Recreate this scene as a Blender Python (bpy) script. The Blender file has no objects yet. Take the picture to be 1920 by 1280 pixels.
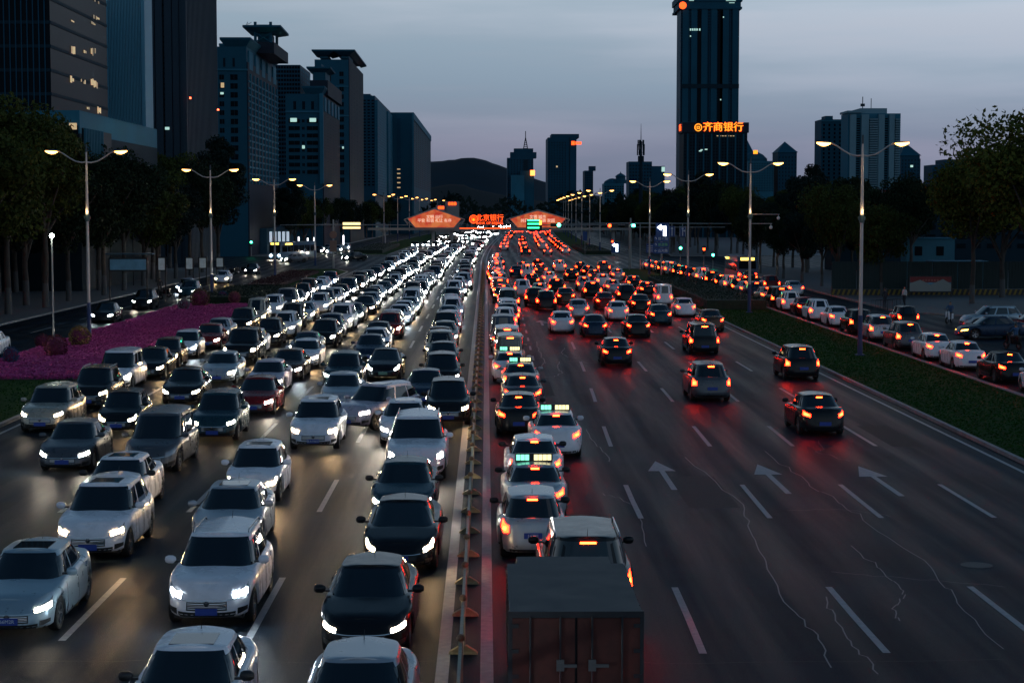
import bpy, math, random
import numpy as np
from mathutils import Vector, Matrix
random.seed(7)
rng = np.random.default_rng(7)
S = bpy.context.scene
COL = S.collection
PI = math.pi

# ---------------------------------------------------------------- camera
FPX, CH = 3357.0, 8.4
cam = bpy.data.cameras.new('camera'); camo = bpy.data.objects.new('camera', cam); COL.objects.link(camo)
cam.sensor_width = 36; cam.lens = FPX / 1920 * 36; cam.clip_start = .5; cam.clip_end = 12000
camo.location = (0, 0, CH)
PITCH, YAW = math.atan(245 / FPX), math.atan(48 / FPX)
camo.rotation_euler = (PI / 2 - PITCH, 0, -YAW)
S.camera = camo
# ---------------------------------------------------------------- world
w = bpy.data.worlds.new('World'); S.world = w; w.use_nodes = True
nt = w.node_tree; N = nt.nodes; L = nt.links
for n in list(N): N.remove(n)
out = N.new('ShaderNodeOutputWorld'); bg = N.new('ShaderNodeBackground')
tc = N.new('ShaderNodeTexCoord'); sep = N.new('ShaderNodeSeparateXYZ')
L.new(tc.outputs['Generated'], sep.inputs[0])
sky = N.new('ShaderNodeTexSky'); sky.sky_type = 'NISHITA'; sky.sun_disc = False
sky.sun_elevation = math.radians(1.0); sky.sun_rotation = math.radians(120); sky.dust_density = 3; sky.ozone_density = 4
ramp = N.new('ShaderNodeValToRGB'); L.new(sep.outputs['Z'], ramp.inputs[0])
def lin(r, g, b):
    f = lambda c: ((c / 255 + .055) / 1.055) ** 2.4 if c > 10 else c / 255 / 12.92
    return (f(r), f(g), f(b), 1)
els = ramp.color_ramp.elements
els[0].position = 0.0; els[0].color = lin(106, 114, 134)
els[1].position = 1.0; els[1].color = lin(26, 54, 80)
for p, c in ((.035, (131, 134, 153)), (.07, (148, 160, 175)), (.12, (170, 183, 195)), (.2, (150, 170, 186)), (.4, (88, 118, 142)), (.65, (48, 78, 104))):
    e = ramp.color_ramp.elements.new(p); e.color = lin(*c)
# long thin cloud bands, brighter to the right
mp = N.new('ShaderNodeMapping'); mp.inputs['Scale'].default_value = (1.6, 1.2, 15); mp.inputs['Rotation'].default_value = (0, .13, .0)
L.new(tc.outputs['Generated'], mp.inputs[0])
nz = N.new('ShaderNodeTexNoise'); nz.inputs['Scale'].default_value = 2.3; nz.inputs['Detail'].default_value = 5; nz.inputs['Roughness'].default_value = .48
L.new(mp.outputs[0], nz.inputs['Vector'])
mr = N.new('ShaderNodeMapRange'); mr.inputs[1].default_value = .36; mr.inputs[2].default_value = .64; mr.inputs[3].default_value = .93; mr.inputs[4].default_value = 1.11; mr.interpolation_type = 'SMOOTHSTEP'
L.new(nz.outputs['Fac'], mr.inputs[0])
mrx = N.new('ShaderNodeMapRange'); mrx.inputs[1].default_value = -.28; mrx.inputs[2].default_value = .3; mrx.inputs[3].default_value = .9; mrx.inputs[4].default_value = 1.14
L.new(sep.outputs['X'], mrx.inputs[0])
mu = N.new('ShaderNodeMath'); mu.operation = 'MULTIPLY'; L.new(mr.outputs[0], mu.inputs[0]); L.new(mrx.outputs[0], mu.inputs[1])
vm = N.new('ShaderNodeVectorMath'); vm.operation = 'SCALE'; L.new(ramp.outputs[0], vm.inputs[0]); L.new(mu.outputs[0], vm.inputs['Scale'])
vs = N.new('ShaderNodeVectorMath'); vs.operation = 'SCALE'; L.new(sky.outputs[0], vs.inputs[0]); vs.inputs['Scale'].default_value = .004
va = N.new('ShaderNodeVectorMath'); va.operation = 'ADD'; L.new(vm.outputs[0], va.inputs[0]); L.new(vs.outputs[0], va.inputs[1])
tint = N.new('ShaderNodeValToRGB'); tint.color_ramp.elements[0].position = .35; tint.color_ramp.elements[0].color = (.90, 1.0, 1.05, 1); tint.color_ramp.elements[1].position = .65; tint.color_ramp.elements[1].color = (1.04, .99, 1.0, 1)
L.new(nz.outputs['Fac'], tint.inputs[0])
vx = N.new('ShaderNodeVectorMath'); vx.operation = 'MULTIPLY'; L.new(va.outputs[0], vx.inputs[0]); L.new(tint.outputs[0], vx.inputs[1])
L.new(vx.outputs[0], bg.inputs['Color']); bg.inputs['Strength'].default_value = 1.0
L.new(bg.outputs[0], out.inputs['Surface'])
sun = bpy.data.lights.new('sun', 'SUN'); sun.energy = .05; sun.angle = math.radians(40); sun.color = (.8, .88, 1)
suno = bpy.data.objects.new('sun', sun); COL.objects.link(suno); suno.rotation_euler = (math.radians(50), 0, math.radians(60))
S.view_settings.view_transform = 'Standard'; S.view_settings.look = 'None'; S.view_settings.gamma = 1; S.view_settings.exposure = 0
S.view_settings.use_curve_mapping = False
cy = S.cycles
cy.use_denoising = True
try: cy.denoiser = 'OPENIMAGEDENOISE'
except Exception: pass
cy.max_bounces = 5; cy.diffuse_bounces = 2; cy.glossy_bounces = 3; cy.transmission_bounces = 2; cy.volume_bounces = 0
cy.sample_clamp_indirect = 4; cy.sample_clamp_direct = 0; cy.use_light_tree = True
cy.caustics_reflective = False; cy.caustics_refractive = False; cy.blur_glossy = .5

# ---------------------------------------------------------------- helpers
cm = Matrix.Translation(camo.location) @ camo.rotation_euler.to_matrix().to_4x4()
R3 = cm.to_3x3()
def pix(px, py, Y):
    """point of the vertical plane at distance Y seen at that place"""
    d = R3 @ Vector(((px - 960) / FPX, -(py - 640) / FPX, -1)); k = Y / d.y
    return d.x * k, CH + d.z * k
def lerp(a, b, t): return a + (b - a) * t
MATS = {}
def mat(name, col=(.5, .5, .5), rough=.6, metal=0, coat=0, emit=None, es=0, noise=None, bump=None, alpha=None, spec=None, sample=None):
    """noise=(scale, amount[, detail]); bump=(scale, strength)"""
    if name in MATS: return MATS[name]
    m = bpy.data.materials.new(name); m.use_nodes = True; t = m.node_tree; b = t.nodes['Principled BSDF']
    c = tuple(col[:3]) + (1,)
    b.inputs['Base Color'].default_value = c; b.inputs['Roughness'].default_value = rough; b.inputs['Metallic'].default_value = metal
    if coat: b.inputs['Coat Weight'].default_value = coat; b.inputs['Coat Roughness'].default_value = .05
    if spec is not None: b.inputs['Specular IOR Level'].default_value = spec
    if emit: b.inputs['Emission Color'].default_value = tuple(emit[:3]) + (1,); b.inputs['Emission Strength'].default_value = es
    g = None
    if noise or bump:
        g = t.nodes.new('ShaderNodeTexCoord')
    if noise:
        n = t.nodes.new('ShaderNodeTexNoise'); n.inputs['Scale'].default_value = noise[0]; n.inputs['Detail'].default_value = 6; n.inputs['Roughness'].default_value = .6
        t.links.new(g.outputs['Object'], n.inputs['Vector'])
        r = t.nodes.new('ShaderNodeMapRange'); r.inputs[1].default_value = .25; r.inputs[2].default_value = .75
        r.inputs[3].default_value = 1 - noise[1]; r.inputs[4].default_value = 1 + noise[1]; t.links.new(n.outputs['Fac'], r.inputs[0])
        v = t.nodes.new('ShaderNodeVectorMath'); v.operation = 'SCALE'; v.inputs[0].default_value = c[:3]; t.links.new(r.outputs[0], v.inputs['Scale'])
        t.links.new(v.outputs[0], b.inputs['Base Color'])
        r2 = t.nodes.new('ShaderNodeMapRange'); r2.inputs[3].default_value = max(0, rough - .12); r2.inputs[4].default_value = min(1, rough + .12)
        t.links.new(n.outputs['Fac'], r2.inputs[0]); t.links.new(r2.outputs[0], b.inputs['Roughness'])
    if bump:
        n = t.nodes.new('ShaderNodeTexNoise'); n.inputs['Scale'].default_value = bump[0]; n.inputs['Detail'].default_value = 4
        t.links.new(g.outputs['Object'], n.inputs['Vector'])
        bp = t.nodes.new('ShaderNodeBump'); bp.inputs['Strength'].default_value = bump[1]; bp.inputs['Distance'].default_value = .02
        t.links.new(n.outputs['Fac'], bp.inputs['Height']); t.links.new(bp.outputs[0], b.inputs['Normal'])
    if sample: m.cycles.emission_sampling = sample
    MATS[name] = m
    return m

class MB:
    def __init__(s): s.v = []; s.f = []; s.m = []; s.mi = 0; s.mats = []
    def use(s, m):
        if m not in s.mats: s.mats.append(m)
        s.mi = s.mats.index(m); return s
    def add(s, vs, fs):
        o = len(s.v); s.v += [tuple(v) for v in vs]
        for f in fs: s.f.append(tuple(o + i for i in f)); s.m.append(s.mi)
    def box(s, x0, x1, y0, y1, z0, z1):
        s.add([(x0, y0, z0), (x1, y0, z0), (x1, y1, z0), (x0, y1, z0), (x0, y0, z1), (x1, y0, z1), (x1, y1, z1), (x0, y1, z1)],
              [(0, 3, 2, 1), (4, 5, 6, 7), (0, 1, 5, 4), (1, 2, 6, 5), (2, 3, 7, 6), (3, 0, 4, 7)])
    def tube(s, pts, r, n=8, caps=True):
        P = [Vector(p) for p in pts]; rs = r if isinstance(r, (list, tuple)) else [r] * len(P); rings = []
        for i, p in enumerate(P):
            d = (P[min(i + 1, len(P) - 1)] - P[max(i - 1, 0)]).normalized()
            a = Vector((0, 0, 1)) if abs(d.z) < .95 else Vector((1, 0, 0))
            x = d.cross(a).normalized(); y = d.cross(x)
            rings.append([p + (x * math.cos(k * 2 * PI / n) + y * math.sin(k * 2 * PI / n)) * rs[i] for k in range(n)])
        vs = [q for g in rings for q in g]; fs = []
        for i in range(len(P) - 1):
            for k in range(n): fs.append((i * n + k, i * n + (k + 1) % n, (i + 1) * n + (k + 1) % n, (i + 1) * n + k))
        if caps: fs.append(tuple(range(n))[::-1]); fs.append(tuple((len(P) - 1) * n + k for k in range(n)))
        s.add(vs, fs)
    def lathe(s, prof, c=(0, 0, 0), n=16, axis='z'):
        vs = []; 
        for r, h in prof:
            for k in range(n):
                a = 2 * PI * k / n; x, y = r * math.cos(a), r * math.sin(a)
                q = (x, y, h) if axis == 'z' else ((h, x, y) if axis == 'x' else (x, h, y))
                vs.append((q[0] + c[0], q[1] + c[1], q[2] + c[2]))
        fs = [(i * n + k, i * n + (k + 1) % n, (i + 1) * n + (k + 1) % n, (i + 1) * n + k) for i in range(len(prof) - 1) for k in range(n)]
        s.add(vs, fs)
    def quad(s, a, b, c, d): s.add([a, b, c, d], [(0, 1, 2, 3)])
    def grid(s, P):
        """P[i][j] grid of points"""
        a, b = len(P), len(P[0])
        s.add([q for r in P for q in r], [(i * b + j, (i + 1) * b + j, (i + 1) * b + j + 1, i * b + j + 1) for i in range(a - 1) for j in range(b - 1)])
    def mesh(s, name, smooth=False):
        me = bpy.data.meshes.new(name); me.from_pydata(s.v, [], s.f)
        for m in s.mats: me.materials.append(m)
        if s.m and len(s.mats) > 1: me.polygons.foreach_set('material_index', s.m)
        if smooth:
            me.polygons.foreach_set('use_smooth', [True] * len(me.polygons))
        me.update(); return me
def smooth_angle(me, deg=35):
    me.polygons.foreach_set('use_smooth', [True] * len(me.polygons))
    me.set_sharp_from_angle(angle=math.radians(deg))
    return me
def obj(name, me, parent=None, loc=None, rot=None, scale=None, label=None, cat=None, group=None, kind=None, paints=None):
    o = bpy.data.objects.new(name, me); COL.objects.link(o)
    if parent: o.parent = parent
    if loc is not None: o.location = loc
    if rot is not None: o.rotation_euler = rot
    if scale is not None: o.scale = scale if isinstance(scale, (tuple, list)) else (scale,) * 3
    if label: o['label'] = label
    if cat: o['category'] = cat
    if group: o['group'] = group
    if kind: o['kind'] = kind
    if paints:
        for i, m in paints.items(): o.material_slots[i].link = 'OBJECT'; o.material_slots[i].material = m
    return o
def thing(name, loc, label, cat, group=None, rot=0):
    return obj(name, None, None, loc, (0, 0, rot), None, label, cat, group)
_txt = {}
def text(name, body, size, m, parent, loc, rot, ext=.01, align='CENTER'):
    k = (body, size, m.name, ext, align)
    if k not in _txt:
        c = bpy.data.curves.new('t', 'FONT'); c.body = body; c.size = size; c.extrude = ext; c.align_x = align; c.resolution_u = 2
        c.align_y = 'CENTER'
        o = bpy.data.objects.new('t', c); COL.objects.link(o); bpy.context.view_layer.update()
        me = bpy.data.meshes.new_from_object(o.evaluated_get(bpy.context.evaluated_depsgraph_get())); me.name = name
        bpy.data.objects.remove(o); bpy.data.curves.remove(c); me.materials.clear(); me.materials.append(m); _txt[k] = me
    return obj(name, _txt[k], parent, loc, rot)
ORD = ['first', 'second', 'third', 'fourth', 'fifth', 'sixth', 'seventh', 'eighth', 'ninth', 'tenth', 'eleventh', 'twelfth', 'thirteenth', 'fourteenth',
       'fifteenth', 'sixteenth', 'seventeenth', 'eighteenth', 'nineteenth', 'twentieth']
TEN = ['', '', 'twenty', 'thirty', 'forty', 'fifty', 'sixty', 'seventy', 'eighty', 'ninety']
def ordn(i):
    n = i + 1
    if n <= 20: return ORD[i]
    t, u = divmod(n, 10)
    return (TEN[t][:-1] + 'ieth') if u == 0 else TEN[t] + '-' + ORD[u - 1]
# ---------------------------------------------------------------- ground, roads, verges
def bend(Y): return 0 if Y < 300 else 11.5 * ((Y - 300) / 500) ** 1.5
def road_mat():
    m = bpy.data.materials.new('asphalt'); m.use_nodes = True; t = m.node_tree; b = t.nodes['Principled BSDF']; nn = t.nodes; ln = t.links
    g = nn.new('ShaderNodeTexCoord')
    def noise(sc, det, vec=None, rough=.6):
        n = nn.new('ShaderNodeTexNoise'); n.inputs['Scale'].default_value = sc; n.inputs['Detail'].default_value = det; n.inputs['Roughness'].default_value = rough
        ln.new(vec or g.outputs['Object'], n.inputs['Vector']); return n
    def mrng(src, a, b_, c, d):
        r = nn.new('ShaderNodeMapRange'); r.inputs[1].default_value = a; r.inputs[2].default_value = b_; r.inputs[3].default_value = c; r.inputs[4].default_value = d
        ln.new(src, r.inputs[0]); return r.outputs[0]
    def mul(a, b_):
        x = nn.new('ShaderNodeMath'); x.operation = 'MULTIPLY'; ln.new(a, x.inputs[0]); ln.new(b_, x.inputs[1]); return x.outputs[0]
    mp = nn.new('ShaderNodeMapping'); mp.inputs['Scale'].default_value = (1, .035, 1); ln.new(g.outputs['Object'], mp.inputs[0])
    streak = noise(1.6, 6, mp.outputs[0]); fine = noise(38, 3); patch = noise(.22, 4); big = noise(.05, 2)
    # wheel tracks: two polished bands per lane
    sx = nn.new('ShaderNodeSeparateXYZ'); ln.new(g.outputs['Object'], sx.inputs[0])
    s1 = nn.new('ShaderNodeMath'); s1.operation = 'MULTIPLY_ADD'; s1.inputs[1].default_value = 2 * PI / 1.81; s1.inputs[2].default_value = .4; ln.new(sx.outputs['X'], s1.inputs[0])
    s2 = nn.new('ShaderNodeMath'); s2.operation = 'COSINE'; ln.new(s1.outputs[0], s2.inputs[0])
    track = mrng(s2.outputs[0], -.6, 1, 0, 1)
    c = mul(mul(mrng(streak.outputs['Fac'], .3, .7, .6, 1.5), mrng(fine.outputs['Fac'], .3, .7, .6, 1.4)), mul(mrng(patch.outputs['Fac'], .35, .65, .7, 1.35), mrng(track, 0, 1, 1.15, .85)))
    v = nn.new('ShaderNodeVectorMath'); v.operation = 'SCALE'; v.inputs[0].default_value = (.006, .013, .022); ln.new(c, v.inputs['Scale'])
    ln.new(v.outputs[0], b.inputs['Base Color'])
    rr = mul(mrng(streak.outputs['Fac'], .3, .7, .82, 1.18), mrng(track, 0, 1, 1.1, .88))
    rr2 = mul(rr, mrng(fine.outputs['Fac'], .25, .75, .33, .62)); ln.new(rr2, b.inputs['Roughness'])
    b.inputs['Specular IOR Level'].default_value = .038; b.inputs['Specular Tint'].default_value = (.80, .92, 1, 1)
    bp = nn.new('ShaderNodeBump'); bp.inputs['Strength'].default_value = .8; bp.inputs['Distance'].default_value = .015
    ln.new(fine.outputs['Fac'], bp.inputs['Height']); ln.new(bp.outputs[0], b.inputs['Normal'])
    return m
M_ASPH = road_mat()
M_PAVE = mat('pavement_concrete', (.10, .11, .12), .7, noise=(3, .3), bump=(20, .3))
M_GROUND = mat('ground_earth', (.022, .026, .024), .95, noise=(.3, .4))
M_GRASS = mat('grass_lawn', (.018, .056, .010), .95, noise=(1.2, .3), bump=(30, .5), spec=.05)
M_HEDGE = mat('hedge_leaves', (.018, .03, .016), .9, noise=(4, .5))
M_REDHEDGE = mat('red_hedge_leaves', (.06, .018, .018), .9, noise=(4, .5))
M_KERB = mat('kerb_stone', (.24, .235, .23), .7, noise=(2, .35))
M_PINK = mat('pink_flowers', (.55, .05, .24), .8, noise=(1.5, .3))
M_PINKBED = mat('flower_soil', (.16, .02, .07), .95, noise=(2, .5))
M_WHITE = mat('road_paint', (.25, .27, .29), .55, noise=(6, .35), bump=(40, .3))
M_SEAL = mat('crack_sealant', (.11, .12, .135), .5, noise=(4, .3))
M_DARKLINE = mat('dark_crack', (.012, .013, .015), .6)

def ribbon(u0, u1, Y0, Y1, z, m, step=20, dx0=0, dx1=0, follow=True):
    b = MB().use(m); n = max(1, int((Y1 - Y0) / step)); P = []
    for i in range(n + 1):
        Y = lerp(Y0, Y1, i / n); k = bend(Y) if follow else 0
        P.append([(u1 * CH + k, Y, z), (u0 * CH + k, Y, z)])
    b.grid(P); return b
g = MB().use(M_GROUND); g.quad((-6000, -300, -.06), (6000, -300, -.06), (6000, 9000, -.06), (-6000, 9000, -.06))
obj('ground', g.mesh('ground'), kind='structure')
obj('road', ribbon(-2.25, 2.12, -30, 1900, 0, M_ASPH).mesh('road'), kind='structure')
obj('side_road', ribbon(-4.24, -3.25, -30, 700, 0, M_ASPH).mesh('side_road'), kind='structure')
obj('side_road', ribbon(2.88, 4.05, -30, 700, 0, M_ASPH).mesh('side_road'), kind='structure')
b = MB().use(M_ASPH); b.quad((-300, 262, -.006), (300, 262, -.006), (300, 330, -.006), (-300, 330, -.006)); obj('cross_street', b.mesh('cross_street'), kind='structure')

def raised(name, poly, h, m, mk=M_KERB, kw=.18, top=None):
    """raised island: kerb ring round a plan polygon (counter-clockwise) and a top surface"""
    n = len(poly); P = [Vector((p[0], p[1], 0)) for p in poly]
    inn = []
    for i in range(n):
        a = (P[i] - P[i - 1]).normalized(); c = (P[(i + 1) % n] - P[i]).normalized()
        na = Vector((-a.y, a.x, 0)); nc = Vector((-c.y, c.x, 0)); d = (na + nc).normalized(); k = kw / max(.3, d.dot(na)); inn.append(P[i] + d * k)
    kb = MB().use(mk)
    for i in range(n):
        j = (i + 1) % n; up = Vector((0, 0, h)); dn = Vector((0, 0, -.05))
        kb.quad(P[i] + dn, P[j] + dn, P[j] + up, P[i] + up); kb.quad(P[i] + up, P[j] + up, inn[j] + up, inn[i] + up)
        kb.quad(inn[i] + up, inn[j] + up, inn[j] + up * .6, inn[i] + up * .6)
    tp = MB().use(m); tp.add([(q.x, q.y, h - .03) for q in inn], [tuple(range(n))])
    r = obj(name, tp.mesh(name), kind='structure')
    obj('kerb', kb.mesh('kerb'), parent=r)
    return r
XL0, XL1 = -3.25 * CH, -2.25 * CH
XR0, XR1 = 2.12 * CH, 2.88 * CH
raised('left_verge', [(XL0, -30), (XL1, -30), (XL1, 245), (XL1 - 2.5, 256), (XL0 + 1.5, 258), (XL0, 250)], .13, M_GRASS)
raised('right_verge', [(XR0, -30), (XR1, -30), (XR1, 248), (XR1 - 1, 256), (XR0 + 1.5, 256), (XR0, 240)], .13, M_GRASS)
def follow_poly(u0, u1, Y0, Y1, st=30):
    ys = [Y0 + (Y1 - Y0) * i / max(1, int((Y1 - Y0) / st)) for i in range(int((Y1 - Y0) / st) + 1)]
    return [(u0 * CH + bend(y) , y) for y in ys][::-1][:-1] + [(u0 * CH + bend(Y0), Y0), (u1 * CH + bend(Y0), Y0)] + [(u1 * CH + bend(y), y) for y in ys][1:]
raised('left_verge', follow_poly(-3.25, -2.25, 338, 700), .13, M_GRASS)
raised('right_verge', follow_poly(2.12, 2.88, 336, 700), .13, M_GRASS)
raised('left_pavement', [(-75, 60), (-35.6, 60), (-35.6, 255), (-40, 261), (-75, 261)], .13, M_PAVE)
raised('right_pavement', [(39, 60), (80, 60), (80, 261), (37, 261), (34.2, 256), (34.2, 148), (39, 140)], .13, M_PAVE)
raised('left_pavement', [(-75, 332), (-35.6, 332), (-34, 700), (-75, 700)], .13, M_PAVE)
raised('right_pavement', [(34.2, 332), (80, 332), (100, 700), (60, 700)], .13, M_PAVE)
b = MB().use(M_ASPH); b.quad((33.9, 60, -.004), (40, 60, -.004), (40, 150, -.004), (33.9, 150, -.004)); obj('parking_apron', b.mesh('parking_apron'), kind='structure')
# flower bed on the near part of the left verge
fb = MB().use(M_PINKBED); fb.quad((XL0 + .25, 88, .125), (XL1 - .25, 88, .125), (XL1 - .25, 158, .125), (XL0 + .25, 158, .125))
obj('flower_bed_soil', fb.mesh('flower_bed_soil'), kind='structure')
fl = MB().use(M_PINK)
Pn = 30000
xs = rng.uniform(XL0 + .3, XL1 - .3, Pn); ys = rng.uniform(88.2, 157.8, Pn); a = rng.uniform(0, PI, Pn); hh = rng.uniform(.05, .17, Pn) ; ss = rng.uniform(.05, .12, Pn)
hh = hh + .05 * np.sin(xs * 1.7 + 2 * np.sin(ys * .31)) * np.cos(ys * .9)
for x, y, an, h, s_ in zip(xs, ys, a, hh, ss):
    c, d = math.cos(an) * s_, math.sin(an) * s_; h = max(.03, h) + .12
    fl.add([(x - c, y - d, h - .02), (x + d, y - c, h + .02), (x + c, y + d, h), (x - d, y + c, h + .03), (x - c * .5, y - d * .5, .12)], [(0, 1, 2), (0, 2, 3), (0, 1, 4)])
obj('pink_flowers', fl.mesh('pink_flowers'), kind='stuff', label='dense magenta flowers carpeting the verge beside the side road', cat='flowers')
# grass blades on the verges near the camera
gb = MB().use(mat('grass_blades', (.018, .058, .010), .95, noise=(.6, .25), spec=.05))
for (x0, x1, y0, y1, n) in ((XR0 + .25, XR1 - .25, 55, 175, 26000), (XL0 + .25, XL1 - .25, 60, 88, 3500), (XL0 + .25, XL1 - .25, 158, 240, 6000)):
    xs = rng.uniform(x0, x1, n); ys = y0 + (y1 - y0) * rng.uniform(0, 1, n) ** 1.2; an = rng.uniform(0, PI, n); hh = rng.uniform(.02, .06, n)
    for x, y, a_, h in zip(xs, ys, an, hh):
        c, d = math.cos(a_) * .05, math.sin(a_) * .05
        gb.add([(x - c, y - d, .1), (x + c, y + d, .1), (x + d * .8, y - c * .8, .1 + h)], [(0, 1, 2)])
obj('verge_grass', gb.mesh('verge_grass'), kind='stuff', label='short dark grass covering the road verges', cat='grass')

def hedge(name, x0, x1, y0, y1, z, m, label, n):
    hb = MB().use(m); hb.box(x0 + .15, x1 - .15, y0 + .15, y1 - .15, .1, z - .12)
    for _ in range(n):
        x, y = random.uniform(x0, x1), random.uniform(y0, y1); q = random.random()
        zz = random.uniform(.12, z) if (x - x0 < .3 or x1 - x < .3 or y - y0 < .3) else z - random.uniform(-.04, .14)
        s_ = random.uniform(.06, .14); v = [Vector((random.uniform(-1, 1), random.uniform(-1, 1), random.uniform(-.5, .9))) * s_ for _ in range(3)]
        c = Vector((x, y, zz)); hb.add([c + k for k in v] , [(0, 1, 2)])
    return obj(name, hb.mesh(name), label=label, cat='hedge')
hedge('clipped_hedge', XL0 + .8, XL1 - .8, 162, 186, .75, M_HEDGE, 'low dark green clipped hedge across the verge behind the pink flowers', 7000)
hedge('clipped_hedge', XL0 + .8, XL1 - 3.4, 196, 240, .5, M_REDHEDGE, 'low dark red leaved hedge on the left verge near the junction', 6000)
hedge('clipped_hedge', XR0 + .6, XR1 - .5, 150, 205, 1.0, M_HEDGE, 'waist-high dark hedge on the right verge beside the queue of tail lights', 9000)
hedge('clipped_hedge', 2.2 * CH + bend(360), 2.8 * CH + bend(360), 342, 400, .9, M_HEDGE, 'dark hedge on the right verge beyond the junction', 3000)
hedge('clipped_hedge', -3.1 * CH, -2.4 * CH, 350, 420, .9, M_HEDGE, 'dark hedge on the left verge beyond the junction', 3000)

# ---------------------------------------------------------------- markings
def dash(name, pts, wd, z=.005, m=M_WHITE, lab=None):
    b = MB().use(m); P = [Vector((x, y, z)) for x, y in pts]; row = []
    for i, p in enumerate(P):
        d = (P[min(i + 1, len(P) - 1)] - P[max(i - 1, 0)]).normalized(); n = Vector((d.y, -d.x, 0)) * wd / 2; row.append([p + n, p - n])
    b.grid(row); return b
def line(name, u, Y0, Y1, wd, st=15):
    n = int((Y1 - Y0) / st) + 1; b = dash(name, [(u * CH + bend(lerp(Y0, Y1, i / n)), lerp(Y0, Y1, i / n)) for i in range(n + 1)], wd)
    return obj(name, b.mesh(name), kind='structure')
line('edge_line', -.097, -10, 640, .24); line('edge_line', .0, -10, 640, .24)
line('edge_line', -2.19, -10, 255, .15); line('edge_line', 2.06, -10, 250, .15); line('edge_line', 2.93, -10, 250, .15); line('edge_line', -3.3, -10, 250, .15)
LL = [lambda Y: -.558, lambda Y: -.992, lambda Y: -1.42, lambda Y: -1.84]
RL = [lambda Y: float(np.interp(Y, [0, 28, 38, 53, 68, 82, 97, 125, 160, 400], [.478, .478, .50, .505, .54, .583, .62, .67, .69, .70])),
      lambda Y: float(np.interp(Y, [0, 37, 52, 66, 82, 110, 160, 400], [.905, .908, .93, .957, .985, 1.02, 1.05, 1.06])),
      lambda Y: float(np.interp(Y, [0, 50, 110, 160], [1.29, 1.29, 1.36, 1.40])), lambda Y: 1.66 + (.04 if Y > 150 else 0)]
dm = None
for li, fn in enumerate(LL + RL + [lambda Y: 3.45, lambda Y: -3.74]):
    Y = 17.3 + (2.4 if li < 4 else 1.2)
    while Y < 600:
        if not (262 < Y < 330):
            b = dash('lane_dash', [(fn(Y) * CH + bend(Y), Y), (fn(Y + 3) * CH + bend(Y + 3), Y + 3), (fn(Y + 6) * CH + bend(Y + 6), Y + 6)], .15)
            obj('lane_dash', b.mesh('lane_dash'), kind='structure')
        Y += 15
Y = 78
while Y < 255:   # the short extra lane beside the divider
    b = dash('lane_dash', [((.3 + .05 * (Y - 78) / 80 if Y < 158 else .35) * CH, Y), ((.303 + .05 * (Y - 78) / 80 if Y < 158 else .35) * CH, Y + 3)], .13)
    obj('lane_dash', b.mesh('lane_dash'), kind='structure'); Y += 7.5
# arrows painted in the right carriageway
def arrow(px, py, turn=0):
    Y = 28200 / (py - 395); X = (px - 912) / (py - 395) * CH
    b = MB().use(M_WHITE); z = .006
    b.add([(X - .09, Y, z), (X + .09, Y, z), (X + .09, Y + 4, z), (X - .09, Y + 4, z)], [(0, 1, 2, 3)])
    if turn: b.add([(X + .08, Y + 2.2, z + .001), (X + .75, Y + 3.6, z + .001), (X + .75, Y + 4.0, z + .001), (X + .08, Y + 2.8, z + .001), (X + .45, Y + 4.1, z + .001), (X + 1.1, Y + 3.9, z + .001), (X + .9, Y + 5, z + .001)], [(0, 1, 2, 3), (4, 5, 6)])
    b.add([(X - .45, Y + 3.9, z + .0005), (X + .45, Y + 3.9, z + .0005), (X, Y + 6.2, z + .0005)], [(0, 1, 2)])
    obj('painted_arrow', b.mesh('painted_arrow'), kind='structure')
arrow(1485, 930); arrow(1700, 935); arrow(1268, 922); arrow(1018, 610, 1); arrow(1320, 610); arrow(1090, 590)
for px, py in ((1330, 500), (1260, 560)): arrow(px, py)
# patches and stains of other asphalt
M_PATCH = mat('asphalt_patch', (.0085, .0125, .018), .58, noise=(9, .5), bump=(30, .4), spec=.05); M_WORN = mat('asphalt_worn_patch', (.012, .017, .023), .56, noise=(7, .5), bump=(30, .4), spec=.06)
rp = random.Random(5)
for k in range(16):
    Y = rp.uniform(26, 190); u = rp.choice([-1.63, -1.2, -.78, -.33, .24, .7, 1.1, 1.48, 1.86]) + rp.uniform(-.08, .08); wd, ln_ = rp.uniform(.4, 1.1), rp.uniform(2, 8); X = u * CH
    n = 4; P = []
    for i in range(n):
        a = PI / 4 + 2 * PI * i / n; q_ = 40; P.append((X + wd * math.copysign(abs(math.cos(a)) ** (2 / q_), math.cos(a)) * rp.uniform(.97, 1.03), Y + ln_ / 2 * math.copysign(abs(math.sin(a)) ** (2 / q_), math.sin(a)) * rp.uniform(.99, 1.01), .0022 + k * .00002))
    b = MB().use(M_PATCH if k % 2 else M_WORN); b.add(P, [tuple(range(n))]); obj('road_patch', b.mesh('road_patch'), kind='structure')
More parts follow.
